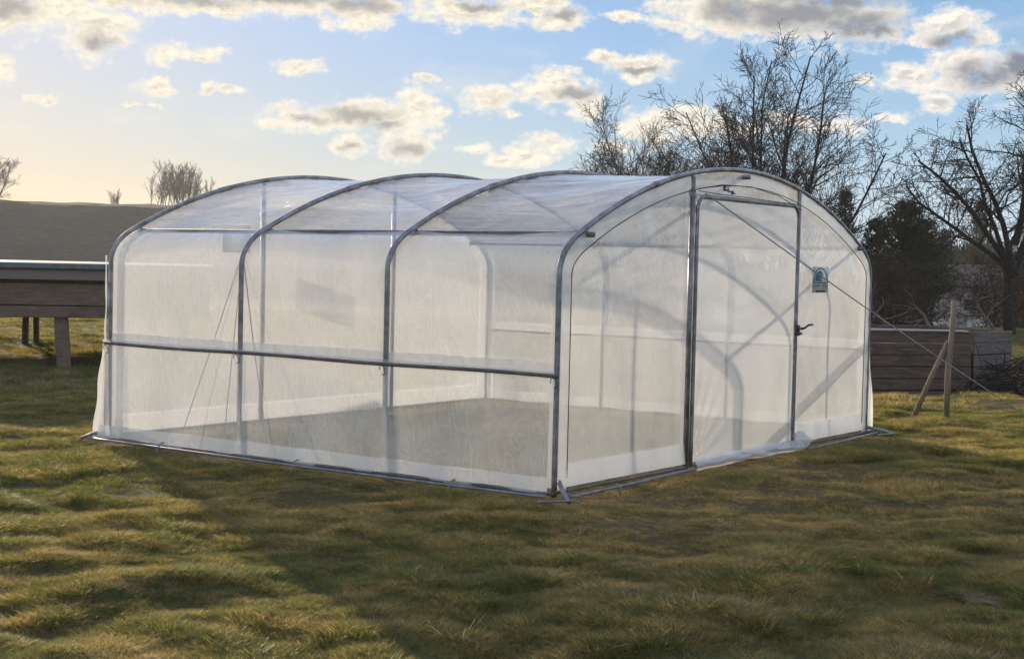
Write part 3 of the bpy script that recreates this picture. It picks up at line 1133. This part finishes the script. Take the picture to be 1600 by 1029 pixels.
def mat_leaf(name, c1, c2):
    mt, t, out = newmat(name)
    geo = t.node('ShaderNodeNewGeometry')
    n = t.noise(geo.outputs['Position'], 2.2, 4, .6)
    rp = t.node('ShaderNodeObjectInfo').outputs['Random']
    col = t.mix(t.smooth(n, .3, .7), c1, c2)
    df_ = t.node('ShaderNodeBsdfDiffuse')
    t.l.new(col, df_.inputs[0])
    tl_ = t.node('ShaderNodeBsdfTranslucent')
    t.l.new(col, tl_.inputs[0])
    mm = t.node('ShaderNodeMixShader')
    mm.inputs[0].default_value = .3
    t.l.new(df_.outputs[0], mm.inputs[1])
    t.l.new(tl_.outputs[0], mm.inputs[2])
    t.l.new(mm.outputs[0], out.inputs[0])
    return mt


M_CONIF = mat_leaf('conifer_needles', (.018, .026, .013), (.055, .062, .030))
M_DEADLEAF = mat_leaf('dry_leaf', (.045, .030, .020), (.10, .07, .045))


def grow_tree(seed, starts, H, r0, levels=5, spread=.55, up=.25, wander=.16, kids=(5, 6, 6, 5), lens=(.62, .55, .5, .45), thin=.58, minr=.0035, first=.25, droop=0.0, biglv=1):
    """starts = list of (position, direction, length, radius). Returns (trunk MB, twig MB)"""
    r = random.Random(seed)
    big, small = MB(), MB()

    def limb(p, d, ln, rad, lv):
        n = 6 if lv < 2 else (5 if lv == 2 else 4)
        pts, rs, dirs = [p.copy()], [rad], [d.copy()]
        q = p.copy()
        dd = d.normalized()
        end = rad * (.30 if lv == 0 else .35)
        for i in range(n):
            w = wander * (1 + .3 * lv)
            dd = (dd + Vector((r.gauss(0, w), r.gauss(0, w), r.gauss(0, w) * .6 + up * .22 - droop * lv * .05))).normalized()
            q = q + dd * (ln / n)
            pts.append(q.copy())
            rs.append(max(minr, rad + (end - rad) * ((i + 1) / n)))
            dirs.append(dd.copy())
        (big if lv <= biglv else small).tube(pts, rs, 7 if lv == 0 else (5 if lv == 1 else 3), cap=False)
        if lv >= levels:
            return
        nk = kids[min(lv, len(kids) - 1)]
        nk = max(2, int(round(nk * r.uniform(.75, 1.25))))
        for k in range(nk):
            f = (first if lv == 0 else .15) + (1 - (first if lv == 0 else .15)) * (k + r.random()) / nk
            x = f * n
            i = min(int(x), n - 1)
            pos_ = pts[i].lerp(pts[i + 1], x - i)
            base = dirs[i]
            axis = base.cross(Vector((r.gauss(0, 1), r.gauss(0, 1), r.gauss(0, 1)))).normalized()
            a = spread * r.uniform(.65, 1.35)
            nd_ = (base * math.cos(a) + axis.cross(base) * math.sin(a)).normalized()
            nd_ = (nd_ + Vector((0, 0, up * .4))).normalized()
            l2 = ln * lens[min(lv, len(lens) - 1)] * r.uniform(.6, 1.25) * ((1.25 - .80 * f) if lv == 0 else (1.15 - .45 * f))
            r2 = max(minr, min(rs[i] * .75, rs[i] * thin * r.uniform(.8, 1.15)))
            limb(pos_, nd_, l2, r2, lv + 1)

    for p, d, ln, rad in starts:
        limb(Vector(p), Vector(d), ln, rad, 0)
    return big, small


def bare_tree(loc, big, small, label, name='bare_tree', cat='tree', bark=None, twig=None, group=None, rz=0.0):
    t_ = tag(empty(name, loc, rz), label, cat, group)
    big.build('trunk', bark or M_BARK, t_)
    small.build('branches', twig or M_TWIG, t_)
    return t_


# the tall many-stemmed tree behind the greenhouse
r = random.Random(5)
starts = []
for k in range(11):
    a = k * .571 * 1.0 + r.uniform(-.2, .2)
    tilt = r.uniform(.05, .30) if k % 2 else r.uniform(.30, .52)
    starts.append(((math.cos(a) * .15, math.sin(a) * .15, -.1), (math.cos(a) * tilt, math.sin(a) * tilt, 1), r.uniform(7.4, 8.8) - 3.4 * tilt, r.uniform(.055, .085)))
b, sm = grow_tree(21, starts, 9, .1, levels=3, spread=.72, up=.10, wander=.085, kids=(19, 8, 5), lens=(.36, .48, .5), thin=.45, first=.18, minr=.0068)
T1 = at(1196, 48)
bare_tree(T1, b, sm, 'tallest bare tree with many upright stems rising behind the greenhouse door')

starts = []
for k in range(11):
    a = k * .571 + r.uniform(-.2, .2)
    tilt = r.uniform(.25, .55)
    starts.append(((math.cos(a) * .1, math.sin(a) * .1, -.1), (math.cos(a) * tilt, math.sin(a) * tilt, 1), r.uniform(6.6, 8.2) - 1.5 * tilt, r.uniform(.04, .06)))
b, sm = grow_tree(33, starts, 7, .1, levels=3, spread=.70, up=.12, wander=.10, kids=(22, 9, 5), lens=(.40, .5, .5), thin=.45, first=.2, minr=.006)
bare_tree(at(1010, 54), b, sm, 'smaller rounded bare tree beside the tallest one, behind the roof film')

# right-hand tree: one leaning trunk that forks low
starts = [((0, 0, -.1), (.04, -.02, 1), 3.0, .17)]
b0, s0_ = grow_tree(3, starts, 3, .17, levels=0)
st2 = []
for dx, dy, ln, rad_ in ((-.55, .45, 3.7, .085), (.15, -.1, 4.1, .10), (.5, -.55, 3.5, .08), (-.15, .5, 3.6, .07), (-1.0, .8, 3.5, .07), (.75, -.2, 3.1, .07), (-.3, .15, 4.1, .09)):
    st2.append(((.0 + dx * .1, dy * .1, 1.9 + r.uniform(-.5, .5)), (dx, dy, 1), ln, rad_))
b, sm = grow_tree(44, st2, 6, .1, levels=3, spread=.95, up=.05, wander=.14, kids=(15, 8, 5), lens=(.40, .5, .5), thin=.45, first=.25, minr=.006)
b.add(b0.v, b0.f)
bare_tree(at(1583, 39), b, sm, 'bare spreading tree with a dark low forked trunk beyond the plank bin')

# left edge: broad fine-twigged tree far behind the shed, and coppiced clump on the skyline
starts = [((0, 0, -.2), (r.uniform(-.9, .9), r.uniform(-.9, .9), 1), r.uniform(6, 8.5), .16) for k in range(8)]
b, sm = grow_tree(55, starts, 8, .1, levels=3, spread=.7, up=.12, wander=.1, kids=(13, 8, 5), lens=(.42, .5, .5), thin=.42, first=.2, minr=.018)
bare_tree(at(-8, 262), b, sm, 'pale rounded bare tree on the hill crest above the shed')
starts = []
for k in range(34):
    qx, qy = r.uniform(-1, 1), r.uniform(-1, 1) * .8
    dome = math.sqrt(max(.05, 1.15 - qx * qx * .75 - qy * qy * .3))
    starts.append(((qx * 4.6 * .58, qx * -4.6 * .82 + qy * 3, -.2), (qx * .2 + r.gauss(0, .1), -qx * .28 + r.gauss(0, .1), 1), dome * r.uniform(5.8, 7.4), .07))
b, sm = grow_tree(66, starts, 8, .1, levels=2, spread=.55, up=.25, wander=.09, kids=(17, 7), lens=(.34, .5), thin=.45, first=.1, minr=.015, biglv=0)
bare_tree(at(270, 258), b, sm, 'dense clump of upright bare stems on the hill crest by the farthest hoop', 'bare_shrub', 'shrub')
starts = [((r.uniform(-.9, .9), r.uniform(-.9, .9), -.2), (r.gauss(0, .35), r.gauss(0, .35), 1), r.uniform(1.8, 3.2), .04) for k in range(14)]
b, sm = grow_tree(67, starts, 6, .1, levels=2, spread=.5, up=.3, wander=.08, kids=(8, 4), lens=(.35, .5), first=.15, minr=.014, biglv=0)
bare_tree(at(182, 258), b, sm, 'low wispy bare shrub on the hill crest beyond the shed roof', 'bare_shrub', 'shrub')


def conifer(u, depth, top_v, width, label, seed, blunt=.6, dens=1.0, sz=1.0):
    loc = at(u, depth)
    H = z_at(u, top_v, depth) - loc.z
    rr = random.Random(seed)
    tr, nd = MB(), MB()
    tr.tube([(0, 0, -.1), (.03, 0, H * .5), (0, .02, H * .97)], [.11, .07, .015], 7, cap=False)
    nb = int(150 * dens)
    for i in range(nb):
        f = rr.random() ** .85
        z = H * (.06 + .93 * f)
        prof = (1 - f) ** blunt * (.75 + .45 * rr.random())
        ln = width / 2 * prof * (1.0 if f > .1 else .8) + .06
        a = rr.uniform(0, 6.283)
        dirv = Vector((math.cos(a), math.sin(a), rr.uniform(.15, .75)))
        pts = [Vector((0, 0, z)) + dirv * ln * q + Vector((0, 0, -.10 * ln * q * q)) for q in (0, .35, .7, 1)]
        tr.tube(pts, [.018, .012, .008, .004], 3, cap=False)
        n = int(34 * (ln / .8 / sz) + 10)
        for j in range(n):
            q = rr.uniform(.15, 1.05)
            c = Vector((0, 0, z)) + dirv * ln * q + Vector((rr.gauss(0, .07 * sz), rr.gauss(0, .07 * sz), rr.gauss(0, .06 * sz) - .1 * ln * q * q))
            w = Vector((rr.gauss(0, 1), rr.gauss(0, 1), rr.gauss(0, .6))).normalized()
            upv = (dirv * .6 + Vector((rr.gauss(0, .4), rr.gauss(0, .4), .5 + rr.gauss(0, .3)))).normalized()
            L_, Wd = rr.uniform(.07, .17) * sz, rr.uniform(.015, .035) * sz
            nd.add([c - w * Wd, c + w * Wd, c + upv * L_], [(0, 1, 2)])
    t_ = tag(empty('conifer', loc), label, 'conifer', 'dark evergreens behind the plank bin')
    tr.build('trunk', M_BARK, t_)
    nd.build('foliage', M_CONIF, t_, smooth=False)
    return t_


conifer(1318, 50, 300, 1.5, 'small dark pointed evergreen rising just behind the greenhouse shoulder', 1)
conifer(1412, 46, 318, 2.6, 'broadest dark evergreen, in the middle of the brown thicket', 2, .5, 1.35)
conifer(1368, 47, 345, 1.6, 'dark bushy evergreen between greenhouse and the broadest evergreen', 3, .55, 1.0)
conifer(1528, 112, 316, 3.6, 'slim dark evergreen behind the garage block', 4, .6, 1.3, 2.0)
conifer(1478, 114, 362, 3.4, 'low dark evergreen between the broad and the slim evergreen', 5, .6, 1.2, 2.0)


def thicket(u, depth, top_v, width, label, seed, mat=None, n=26, lv=2, leaf=0, sz=1.0):
    loc = at(u, depth)
    H = z_at(u, top_v, depth) - loc.z
    rr = random.Random(seed)
    starts = []
    for k in range(n):
        a = rr.uniform(0, 6.283)
        q = width / 2 * .6 * math.sqrt(rr.random())
        starts.append(((q * math.cos(a), q * math.sin(a), -.1), (rr.gauss(0, .38), rr.gauss(0, .38), 1), H * rr.uniform(.6, 1.05), rr.uniform(.012, .03)))
    b_, s_ = grow_tree(seed, starts, H, .03, levels=lv, spread=.75, up=.05, wander=.25, kids=(11, 7, 4), lens=(.42, .5, .5), first=.12, minr=.006 * sz, biglv=0)
    t_ = tag(empty('bare_shrub', loc), label, 'shrub', 'brown leafless thicket at the right')
    b_.build('stems', M_BRAMBLE, t_)
    s_.build('branches', mat or M_BRAMBLE, t_)
    if leaf:
        lf = MB()
        for _ in range(leaf):
            a = rr.uniform(0, 6.283)
            q = width / 2 * math.sqrt(rr.random())
            zz = H * rr.random() ** 1.2 * .85
            c = Vector((q * math.cos(a), q * math.sin(a), zz))
            v1 = Vector((rr.gauss(0, 1), rr.gauss(0, 1), rr.gauss(0, 1))).normalized() * rr.uniform(.03, .07) * sz
            v2 = Vector((rr.gauss(0, 1), rr.gauss(0, 1), rr.gauss(0, 1))).normalized() * rr.uniform(.03, .06) * sz
            lf.add([c - v1, c + v2, c + v1, c - v2], [(0, 1, 2, 3)])
        lf.build('leaves', M_DEADLEAF, t_, smooth=False)
    return t_


conifer(1446, 52, 345, 2.5, 'dark ragged evergreen on the garage side of the broadest evergreen', 6, .5, 1.3)
thicket(1352, 42, 372, 2.6, 'leafless brown shrub showing just past the greenhouse shoulder', 71, leaf=2600, n=32)
thicket(1394, 43, 390, 2.6, 'leafless brown shrub in front of the broadest evergreen', 72, leaf=2400, n=32)
thicket(1452, 116, 392, 6.0, 'tangled leafless shrub behind the garage roof, nearer the car', 73, leaf=2400, n=34, sz=2.2)
thicket(1510, 116, 385, 6.0, 'tangled leafless shrub behind the middle of the garage roof', 79, leaf=2400, n=34, sz=2.2)
thicket(1560, 116, 375, 6.0, 'tangled leafless shrub behind the garage roof by the forked trunk', 75, leaf=2400, n=34, sz=2.2)
thicket(1596, 50, 372, 3.0, 'brown leafless shrub behind the forked dark trunk', 76, leaf=2600, n=32)
thicket(1640, 46, 372, 3.4, 'outermost leafless brown shrub beyond the forked trunk', 77, leaf=2400, n=30)
thicket(1500, 60, 445, 2.4, 'low sparse leafless shrub in front of the garage doors', 78, n=2)
for k, (u, v, lab) in enumerate(((1375, 372, 'far bare wood edge tree behind the greenhouse shoulder'), (1432, 378, 'far bare tree behind the parked car'), (1490, 366, 'far bare tree above the garage roof window side'),
                                 (1548, 360, 'far bare tree behind the slim evergreen'), (1600, 352, 'far bare tree glimpsed through the forked trunk'))):
    thicket(u, 128, v, 9.0, lab, 90 + k, leaf=3600, n=40, sz=3.0)
# gnarled little fruit trees in front of the garages
for u, dep, h_, lab, sd in ((1392, 36, 1.9, 'old stub-branched fruit tree with pale bark near the parked car', 81), (1470, 37, 1.7, 'thin young fruit tree in front of the left garage door', 82), (1566, 36, 2.0, 'pale barked fruit tree at the right end of the garage block', 83)):
    rr = random.Random(sd)
    st3 = [((0, 0, -.1), (rr.gauss(0, .1), rr.gauss(0, .1), 1), h_ * .75, .06)]
    b, sm = grow_tree(sd, st3, h_, .06, levels=3, spread=.95, up=.1, wander=.28, kids=(8, 6, 4), lens=(.75, .5, .45), first=.45, minr=.006)
    bare_tree(at(u, dep), b, sm, lab, 'fruit_tree', 'tree', bark=M_PALEBARK, twig=M_BRAMBLE)

# clumps of coarse grass and dock standing out of the turf
def px_ground(u, v):
    d = ray(u, v)
    k = -CAM.z / d.z
    return CAM.x + d.x * k, CAM.y + d.y * k


def weed(u, v, label, seed, n, h, w_, mat, flat=.5):
    x, y = px_ground(u, v)
    rr = random.Random(seed)
    mb = MB()
    for _ in range(n):
        a = rr.uniform(0, 6.283)
        d_ = Vector((math.cos(a), math.sin(a), 0))
        sd_ = Vector((-d_.y, d_.x, 0))
        ln, hh = h * rr.uniform(.5, 1.3) * flat * 2, h * rr.uniform(.4, 1.1)
        b0 = d_ * rr.uniform(0, .05)
        ww = w_ * rr.uniform(.6, 1.2)
        vs = []
        for q in (0, .3, .6, .85, 1.0):
            c = b0 + d_ * ln * q + Vector((0, 0, hh * (1.7 * q - 1.25 * q * q)))
            k_ = ww * math.sin(math.pi * min(.97, .12 + .86 * q)) * .5 + .0006
            vs += [c - sd_ * k_, c + sd_ * k_ + Vector((0, 0, .004))]
        mb.add(vs, [(2 * i, 2 * i + 1, 2 * i + 3, 2 * i + 2) for i in range(4)])
    o = mb.build('weed_clump', mat)
    o.location = (x, y, float(ground_z(x, y)) + .005)
    tag(o, label, 'weed')


M_WEED = mat_leaf('weed_leaf', (.11, .135, .03), (.19, .20, .06))
M_DOCK = mat_leaf('dry_dock_leaf', (.12, .085, .05), (.22, .17, .11))
weed(1345, 892, 'coarse bright green grass clump standing above the turf', 1, 60, .11, .007, M_WEED)
weed(1240, 902, 'small green weed rosette beside the coarse grass clump', 2, 22, .05, .016, M_WEED, .7)
weed(1510, 930, 'patch of curled dry brown dock leaves in the turf', 3, 90, .035, .014, M_DOCK, 1.5)
weed(575, 755, 'tiny pale green weed near the long side of the greenhouse', 4, 16, .04, .012, M_WEED, .7)
weed(1085, 752, 'small leafy weed at the foot of the door post', 5, 22, .045, .012, M_WEED, .7)

# ------------------------------------------------------------------ garage block far behind the thicket
DG = 100.0
g0, g1 = at(1428, DG), at(1572, DG)
gx = (g1 - g0)
gw = Vector((gx.x, gx.y, 0)).length
gang = math.atan2(gx.y, gx.x)
gbase = -3.3
hs = tag(empty('garage_block', (g0.x, g0.y, gbase - .05), gang), 'grey two storey garage block with two pale doors seen through bare branches', 'garage')


def mat_render(name, c1, c2):
    mt, t, out = newmat(name)
    co = t.node('ShaderNodeTexCoord').outputs['Object']
    n = t.noise(co, 1.5, 6, .7)
    n2 = t.noise(co, 25, 4, .6)
    principled(t, out, t.mix(t.smooth(n, .35, .7), c1, c2), .9, 0, t.bump(n2, .4, .01), spec=.2)
    return mt


M_WALL = mat_render('old_render', (.26, .21, .18), (.38, .32, .28))
M_ROOFT = mat_render('roof_tiles', (.085, .055, .045), (.15, .10, .08))
M_GDOOR = mat_render('garage_door_paint', (.60, .59, .57), (.72, .71, .69))
M_GLASS = mat_plain('dark_glass', (.02, .022, .025), .08, .8)
M_FRAME = mat_plain('window_frame', (.30, .27, .24))


def hx_(u):
    return (u - 1428) / 144 * gw


def hz_(v):
    return z_at(1500, v, DG) - (gbase - .05)


top = hz_(447)
doors = [(1457, 1500), (1514, 1556)]
dt = hz_(494)
xs = [0, hx_(1457), hx_(1500), hx_(1514), hx_(1556), gw]
wl = MB()
for a_, b_ in ((xs[0], xs[1]), (xs[2], xs[3]), (xs[4], xs[5])):
    wl.box(((a_ + b_) / 2, .15, dt / 2), (b_ - a_, .3, dt))
wx0, wx1, wz0, wz1 = hx_(1507), hx_(1529), hz_(486), hz_(466)
wl.box((gw / 2, .15, (dt + wz0) / 2), (gw, .3, wz0 - dt))
wl.box((wx0 / 2, .15, (wz0 + wz1) / 2), (wx0, .3, wz1 - wz0))
wl.box(((wx1 + gw) / 2, .15, (wz0 + wz1) / 2), (gw - wx1, .3, wz1 - wz0))
wl.box((gw / 2, .15, (wz1 + top) / 2), (gw, .3, top - wz1))
wl.box((.15, 3.15, top / 2), (.3, 5.7, top)).box((gw - .15, 3.15, top / 2), (.3, 5.7, top)).box((gw / 2, 6.15, top / 2), (gw, .3, top))
wl.build('wall', M_WALL, hs, smooth=False)
for u0, u1 in doors:
    a_, b_ = hx_(u0), hx_(u1)
    d_ = MB()
    n_ = 6
    for q in range(n_):
        d_.box(((a_ + b_) / 2, .17, dt * (q + .5) / n_), (b_ - a_ - .06, .05, dt / n_ - .02), bevel=.006)
    d_.box(((a_ + b_) / 2, .2, dt / 2), (b_ - a_, .02, dt))
    do = d_.build('garage_door', M_GDOOR, hs, smooth=False)
    MB().box(((a_ + b_) / 2, .125, dt * .45), (.14, .04, .03)).build('handle', M_BLACK, do)
wf = MB().box(((wx0 + wx1) / 2, -.02, wz0 - .04), (wx1 - wx0 + .16, .12, .08)).box(((wx0 + wx1) / 2, .08, (wz0 + wz1) / 2), (.05, .05, wz1 - wz0 - .1)) \
    .box((wx0 + .03, .08, (wz0 + wz1) / 2), (.06, .06, wz1 - wz0)).box((wx1 - .03, .08, (wz0 + wz1) / 2), (.06, .06, wz1 - wz0)) \
    .box(((wx0 + wx1) / 2, .08, wz1 - .03), (wx1 - wx0 - .13, .06, .06)).box(((wx0 + wx1) / 2, .08, wz0 + .035), (wx1 - wx0 - .13, .06, .06)).build('window', M_FRAME, hs, smooth=False)
MB().box(((wx0 + wx1) / 2, .13, (wz0 + wz1) / 2), (wx1 - wx0, .01, wz1 - wz0)).build('pane', M_GLASS, wf, smooth=False)
MB().box((gw / 2, -.12, dt + .12), (gw - .1, .24, .10)).build('lintel', M_FRAME, hs, smooth=False)
rf = MB()
ridge = top + 1.3
rf.add([(-.4, -.5, top - .12), (gw + .4, -.5, top - .12), (gw + .4, 3.15, ridge), (-.4, 3.15, ridge), (-.4, 6.8, top - .12), (gw + .4, 6.8, top - .12),
        (-.4, -.5, top + .03), (gw + .4, -.5, top + .03), (gw + .4, 3.15, ridge + .15), (-.4, 3.15, ridge + .15), (-.4, 6.8, top + .03), (gw + .4, 6.8, top + .03)],
       [(0, 1, 2, 3), (3, 2, 5, 4), (6, 9, 8, 7), (9, 10, 11, 8), (0, 6, 7, 1), (4, 5, 11, 10), (0, 3, 9, 6), (3, 4, 10, 9), (1, 7, 8, 2), (2, 8, 11, 5)])
rf.build('roof', M_ROOFT, hs, smooth=False)

# ------------------------------------------------------------------ car parked left of the garages (only its roof and glass show)
cdep = 88.0
cpos = at(1404, cdep)
czg = CAM.z + ray(1404, 524).z * cdep - .0
car = tag(empty('parked_car', (cpos.x, cpos.y, cpos.z), gang + .25), 'dark parked car glimpsed over the plank bin left of the garages', 'car')
M_CARP = mat_plain('car_paint', (.05, .055, .06), .25, .8)
M_TYRE = mat_plain('tyre_rubber', (.02, .02, .02), .8)


def loft(sections):
    mb = MB()
    n = len(sections[0])
    vs = [p for s_ in sections for p in s_]
    fs = []
    for i in range(len(sections) - 1):
        for j in range(n - 1):
            fs.append((i * n + j, i * n + j + 1, (i + 1) * n + j + 1, (i + 1) * n + j))
    fs.append(tuple(range(n)))
    fs.append(tuple(range((len(sections) - 1) * n, len(sections) * n))[::-1])
    return mb.add(vs, fs)


def csec(x, hw, z0, z1, tuck=.08):
    return [(x, -hw + .05, z0), (x, -hw, z0 + .15), (x, -hw, z1 - .16), (x, -hw + tuck, z1), (x, hw - tuck, z1), (x, hw, z1 - .16), (x, hw, z0 + .15), (x, hw - .05, z0)]


loft([csec(-2.1, .72, .35, .62), csec(-2.0, .82, .25, .78), csec(-1.1, .86, .22, .92), csec(1.0, .86, .22, .95), csec(1.9, .84, .24, .93), csec(2.1, .76, .35, .85)]).build('body', M_CARP, car)
cab = loft([csec(-1.05, .78, .90, .96, .03), csec(-.45, .70, .90, 1.40, .10), csec(.8, .70, .90, 1.42, .10), csec(1.75, .76, .90, .98, .03)]).build('windows', M_GLASS, car)
loft([csec(-.42, .62, 1.25, 1.44, .06), csec(0, .64, 1.25, 1.46, .06), csec(.78, .62, 1.25, 1.445, .06)]).build('roof', M_CARP, car)
for x in (-1.3, 1.3):
    for y in (-.78, .78):
        MB().tube([(x, y - .09, .31), (x, y + .09, .31)], .31, 20).build('wheel', M_TYRE, car)

# ------------------------------------------------------------------ plank bin behind the greenhouse
M_PLANK = mat_wood('weathered_plank', (.095, .058, .038), (.20, .135, .095), (.25, .25, 3))
M_PLANKG = mat_wood('grey_plank', (.115, .095, .075), (.24, .205, .165), (.25, .25, 3), dark=.3)
M_POST = mat_wood('post_wood', (.16, .12, .08), (.34, .26, .18), (3, 3, .3), dark=.3)
CG = Vector((CAM.x, CAM.y, 0))
pA, pB, pC = [CG + (p - CG) * 1.284 for p in (Vector((7.60, 2.64, 0)), Vector((9.97, .62, 0)), Vector((10.86, .42, 0)))]
BH = 1.10
rp_ = random.Random(9)
pl = tag(empty('plank_bin', (pB.x, pB.y, -.44)), 'low bin of weathered horizontal planks behind the wooden post', 'plank bin')


def wall_planks(a, b, mat, n, inset=0.0, nm='plank'):
    d_ = (b - a)
    ln = d_.length
    M3 = Matrix.Rotation(math.atan2(d_.y, d_.x), 3, 'Z')
    hh = BH / n
    for k in range(n):
        jit = rp_.uniform(-.008, .008)
        c = (a + b) / 2 - pB + Vector((rp_.uniform(-.01, .01), rp_.uniform(-.006, .006), hh * (k + .5) - .03))
        tilt = Matrix.Rotation(rp_.uniform(-.004, .004), 3, 'Y')
        MB().box(c, (ln - inset, .032, hh - .013 - abs(jit) * .6), M=M3 @ tilt, bevel=.005).build(nm, mat, pl, smooth=False)


wall_planks(pA, pB, M_PLANK, 6, .02)
wall_planks(pB + (pC - pB).normalized() * .05, pC, M_PLANKG, 6, .02)
nrm_ = Vector((.6, .8, 0))
pD, pE = pC + Vector((.9, 1.9, 0)), pA + Vector((1.6, 1.9, 0))
wall_planks(pC, pD, M_PLANK, 6, .05)
wall_planks(pD, pE, M_PLANK, 6, .05)
wall_planks(pE, pA, M_PLANK, 6, .05)
for p in (pA, pB + Vector((.02, .02, 0)), pC, pD, pE):
    MB().box((p.x - pB.x + .03, p.y - pB.y + .05, BH * .47), (.07, .07, BH * 1.0), bevel=.006).build('corner_post', M_PLANK, pl, smooth=False)
ctr = (pA + pB + pC + pD + pE) / 5 - pB


def heapfn(u, v):
    a = u * 2 * math.pi
    ring = [pA, pB, pC, pD, pE, pA]
    q = u * 5
    i_ = min(int(q), 4)
    e = ring[i_].lerp(ring[i_ + 1], q - i_) - pB
    e = ctr + (e - ctr) * .955
    p = e.lerp(ctr, max(0.0, v - .3) / .7)
    z = -.03 if v < .05 else (.78 + .14 * max(0.0, v - .3) + .08 * (float(vnoise(p.x * 5, p.y * 5, 61)) - .5))
    return (p.x, p.y, z)


MB().grid(heapfn, 60, 12).build('gap_backing', mat_wood('gap_backing', (.03, .022, .016), (.07, .05, .035)), pl)  # dark fill added inside the bin to stop bright grass showing through gaps
# pale lath lying along the top
dl = (pB - pA)
MB().box((pA + dl * .49) - pB + Vector((0, 0, BH - .012)), (dl.length * .97, .12, .028), M=Matrix.Rotation(math.atan2(dl.y, dl.x), 3, 'Z') @ Matrix.Rotation(.006, 3, 'Y'), bevel=.004).build('top_board', mat_wood('pale_board', (.38, .36, .36), (.55, .52, .52), (.3, .3, 3), dark=.2), pl, smooth=False)

# post with its brace
ps = tag(empty('wooden_post', (7.35, -.02, 0)), 'upright wooden post propped by a slanting brace on the grass', 'post')
MB().tube([(0, 0, -.2), (.0, .0, .5), (.03, -.025, 1.0), (.045, -.02, 1.25)], [.034, .032, .031, .028], 9).build('upright', M_POST, ps)
MB().tube([(-.10, .35, -.08), (-.04, .17, .42), (.03, .02, .82)], [.030, .027, .023], 8).build('brace', M_POST, ps)

# heap of cut brushwood beside the bin
rr = random.Random(12)
hb = MB()
for k in range(420):
    a = rr.uniform(0, 6.283)
    q = 1.25 * math.sqrt(rr.random())
    z = rr.uniform(0, .72) * (1 - (q / 1.35) ** 2)
    c = Vector((q * math.cos(a), q * math.sin(a), z))
    d_ = Vector((rr.gauss(0, 1), rr.gauss(0, 1), rr.gauss(0, .35))).normalized() * rr.uniform(.25, .7)
    md_ = c + Vector((rr.gauss(0, .08), rr.gauss(0, .08), rr.gauss(0, .06)))
    hb.tube([c - d_, md_, c + d_], [.010, .008, .004], 4, cap=False)
hp = hb.build('brushwood_heap', M_BRAMBLE)
hq = at(1625, 23.5)
hp.location = (hq.x, hq.y, float(ground_z(hq.x, hq.y)))
hp.scale = (.9, .9, 1.0)
tag(hp, 'dark heap of cut brushwood on the grass beside the grey planks', 'brushwood heap')

# ------------------------------------------------------------------ long raised shed on the left
M_SHED = mat_wood('shed_boards', (.14, .095, .062), (.25, .18, .125), (.3, .3, 2.5))
M_SHEDROOF = mat_metal('roof_sheet', (.13, .14, .145), (.19, .20, .205), .75, .0)
M_FELT = mat_plain('roof_felt', (.24, .195, .16), .9)
qa, qb = at(-330, 20.6), at(330, 21.8)
sd = (qb - qa)
sl = Vector((sd.x, sd.y, 0)).length
sa = math.atan2(sd.y, sd.x)
sh = tag(empty('raised_shed', (qa.x, qa.y, 0), sa), 'long dark wooden shed raised on legs with a pale metal roof edge', 'shed')
zb, zt_ = .62, 1.38
DP = 5.2
n_ = 3
zc = [zb, zb + .17, zb + .49, zt_ - .24]
for k in range(3):
    MB().box((sl / 2, .02 * k + DP / 2, (zc[k] + zc[k + 1]) / 2), (sl - .04 * k, DP - .04 * k, zc[k + 1] - zc[k] - .012), bevel=.01).build('wall_board', M_SHED, sh, smooth=False)
MB().box((sl / 2, DP / 2 - .02, zt_ - .155), (sl + .1, DP + .12, .15), bevel=.01).build('fascia', M_FELT, sh, smooth=False)
MB().box((sl / 2, DP / 2 - .04, zt_ - .035), (sl + .2, DP + .22, .085), bevel=.015).build('roof', M_SHEDROOF, sh, smooth=False)


def shed_x(u, dep):
    p = at(u, dep) - qa
    return p.x * math.cos(sa) + p.y * math.sin(sa)


for u, dep, yy, w in ((97, 21.2, .12, .19), (-120, 21.2, .12, .16), (45, 26.5, DP - .2, .10), (62, 26.7, DP - .1, .09), (-60, 26.5, DP - .2, .12), (240, 26, DP - .2, .12), (290, 21.4, .12, .16)):
    x = shed_x(u, dep)
    MB().box((x, yy, .26), (w, .12, .78), M=Matrix.Rotation(rp_.uniform(-.08, .02), 3, 'Y'), bevel=.01).build('leg', M_SHED, sh, smooth=False)


# ------------------------------------------------------------------ air
mt, t, out = newmat('haze_air')
pv = t.node('ShaderNodeVolumePrincipled')
pv.inputs['Color'].default_value = (.95, .93, .9, 1)
pv.inputs['Density'].default_value = HAZE
pv.inputs['Anisotropy'].default_value = .22
t.l.new(pv.outputs[0], out.inputs['Volume'])
hz = MB().box((CAM.x, CAM.y, 8.7), (960, 960, 31)).build('haze', mt, smooth=False)
hz['kind'] = 'stuff'
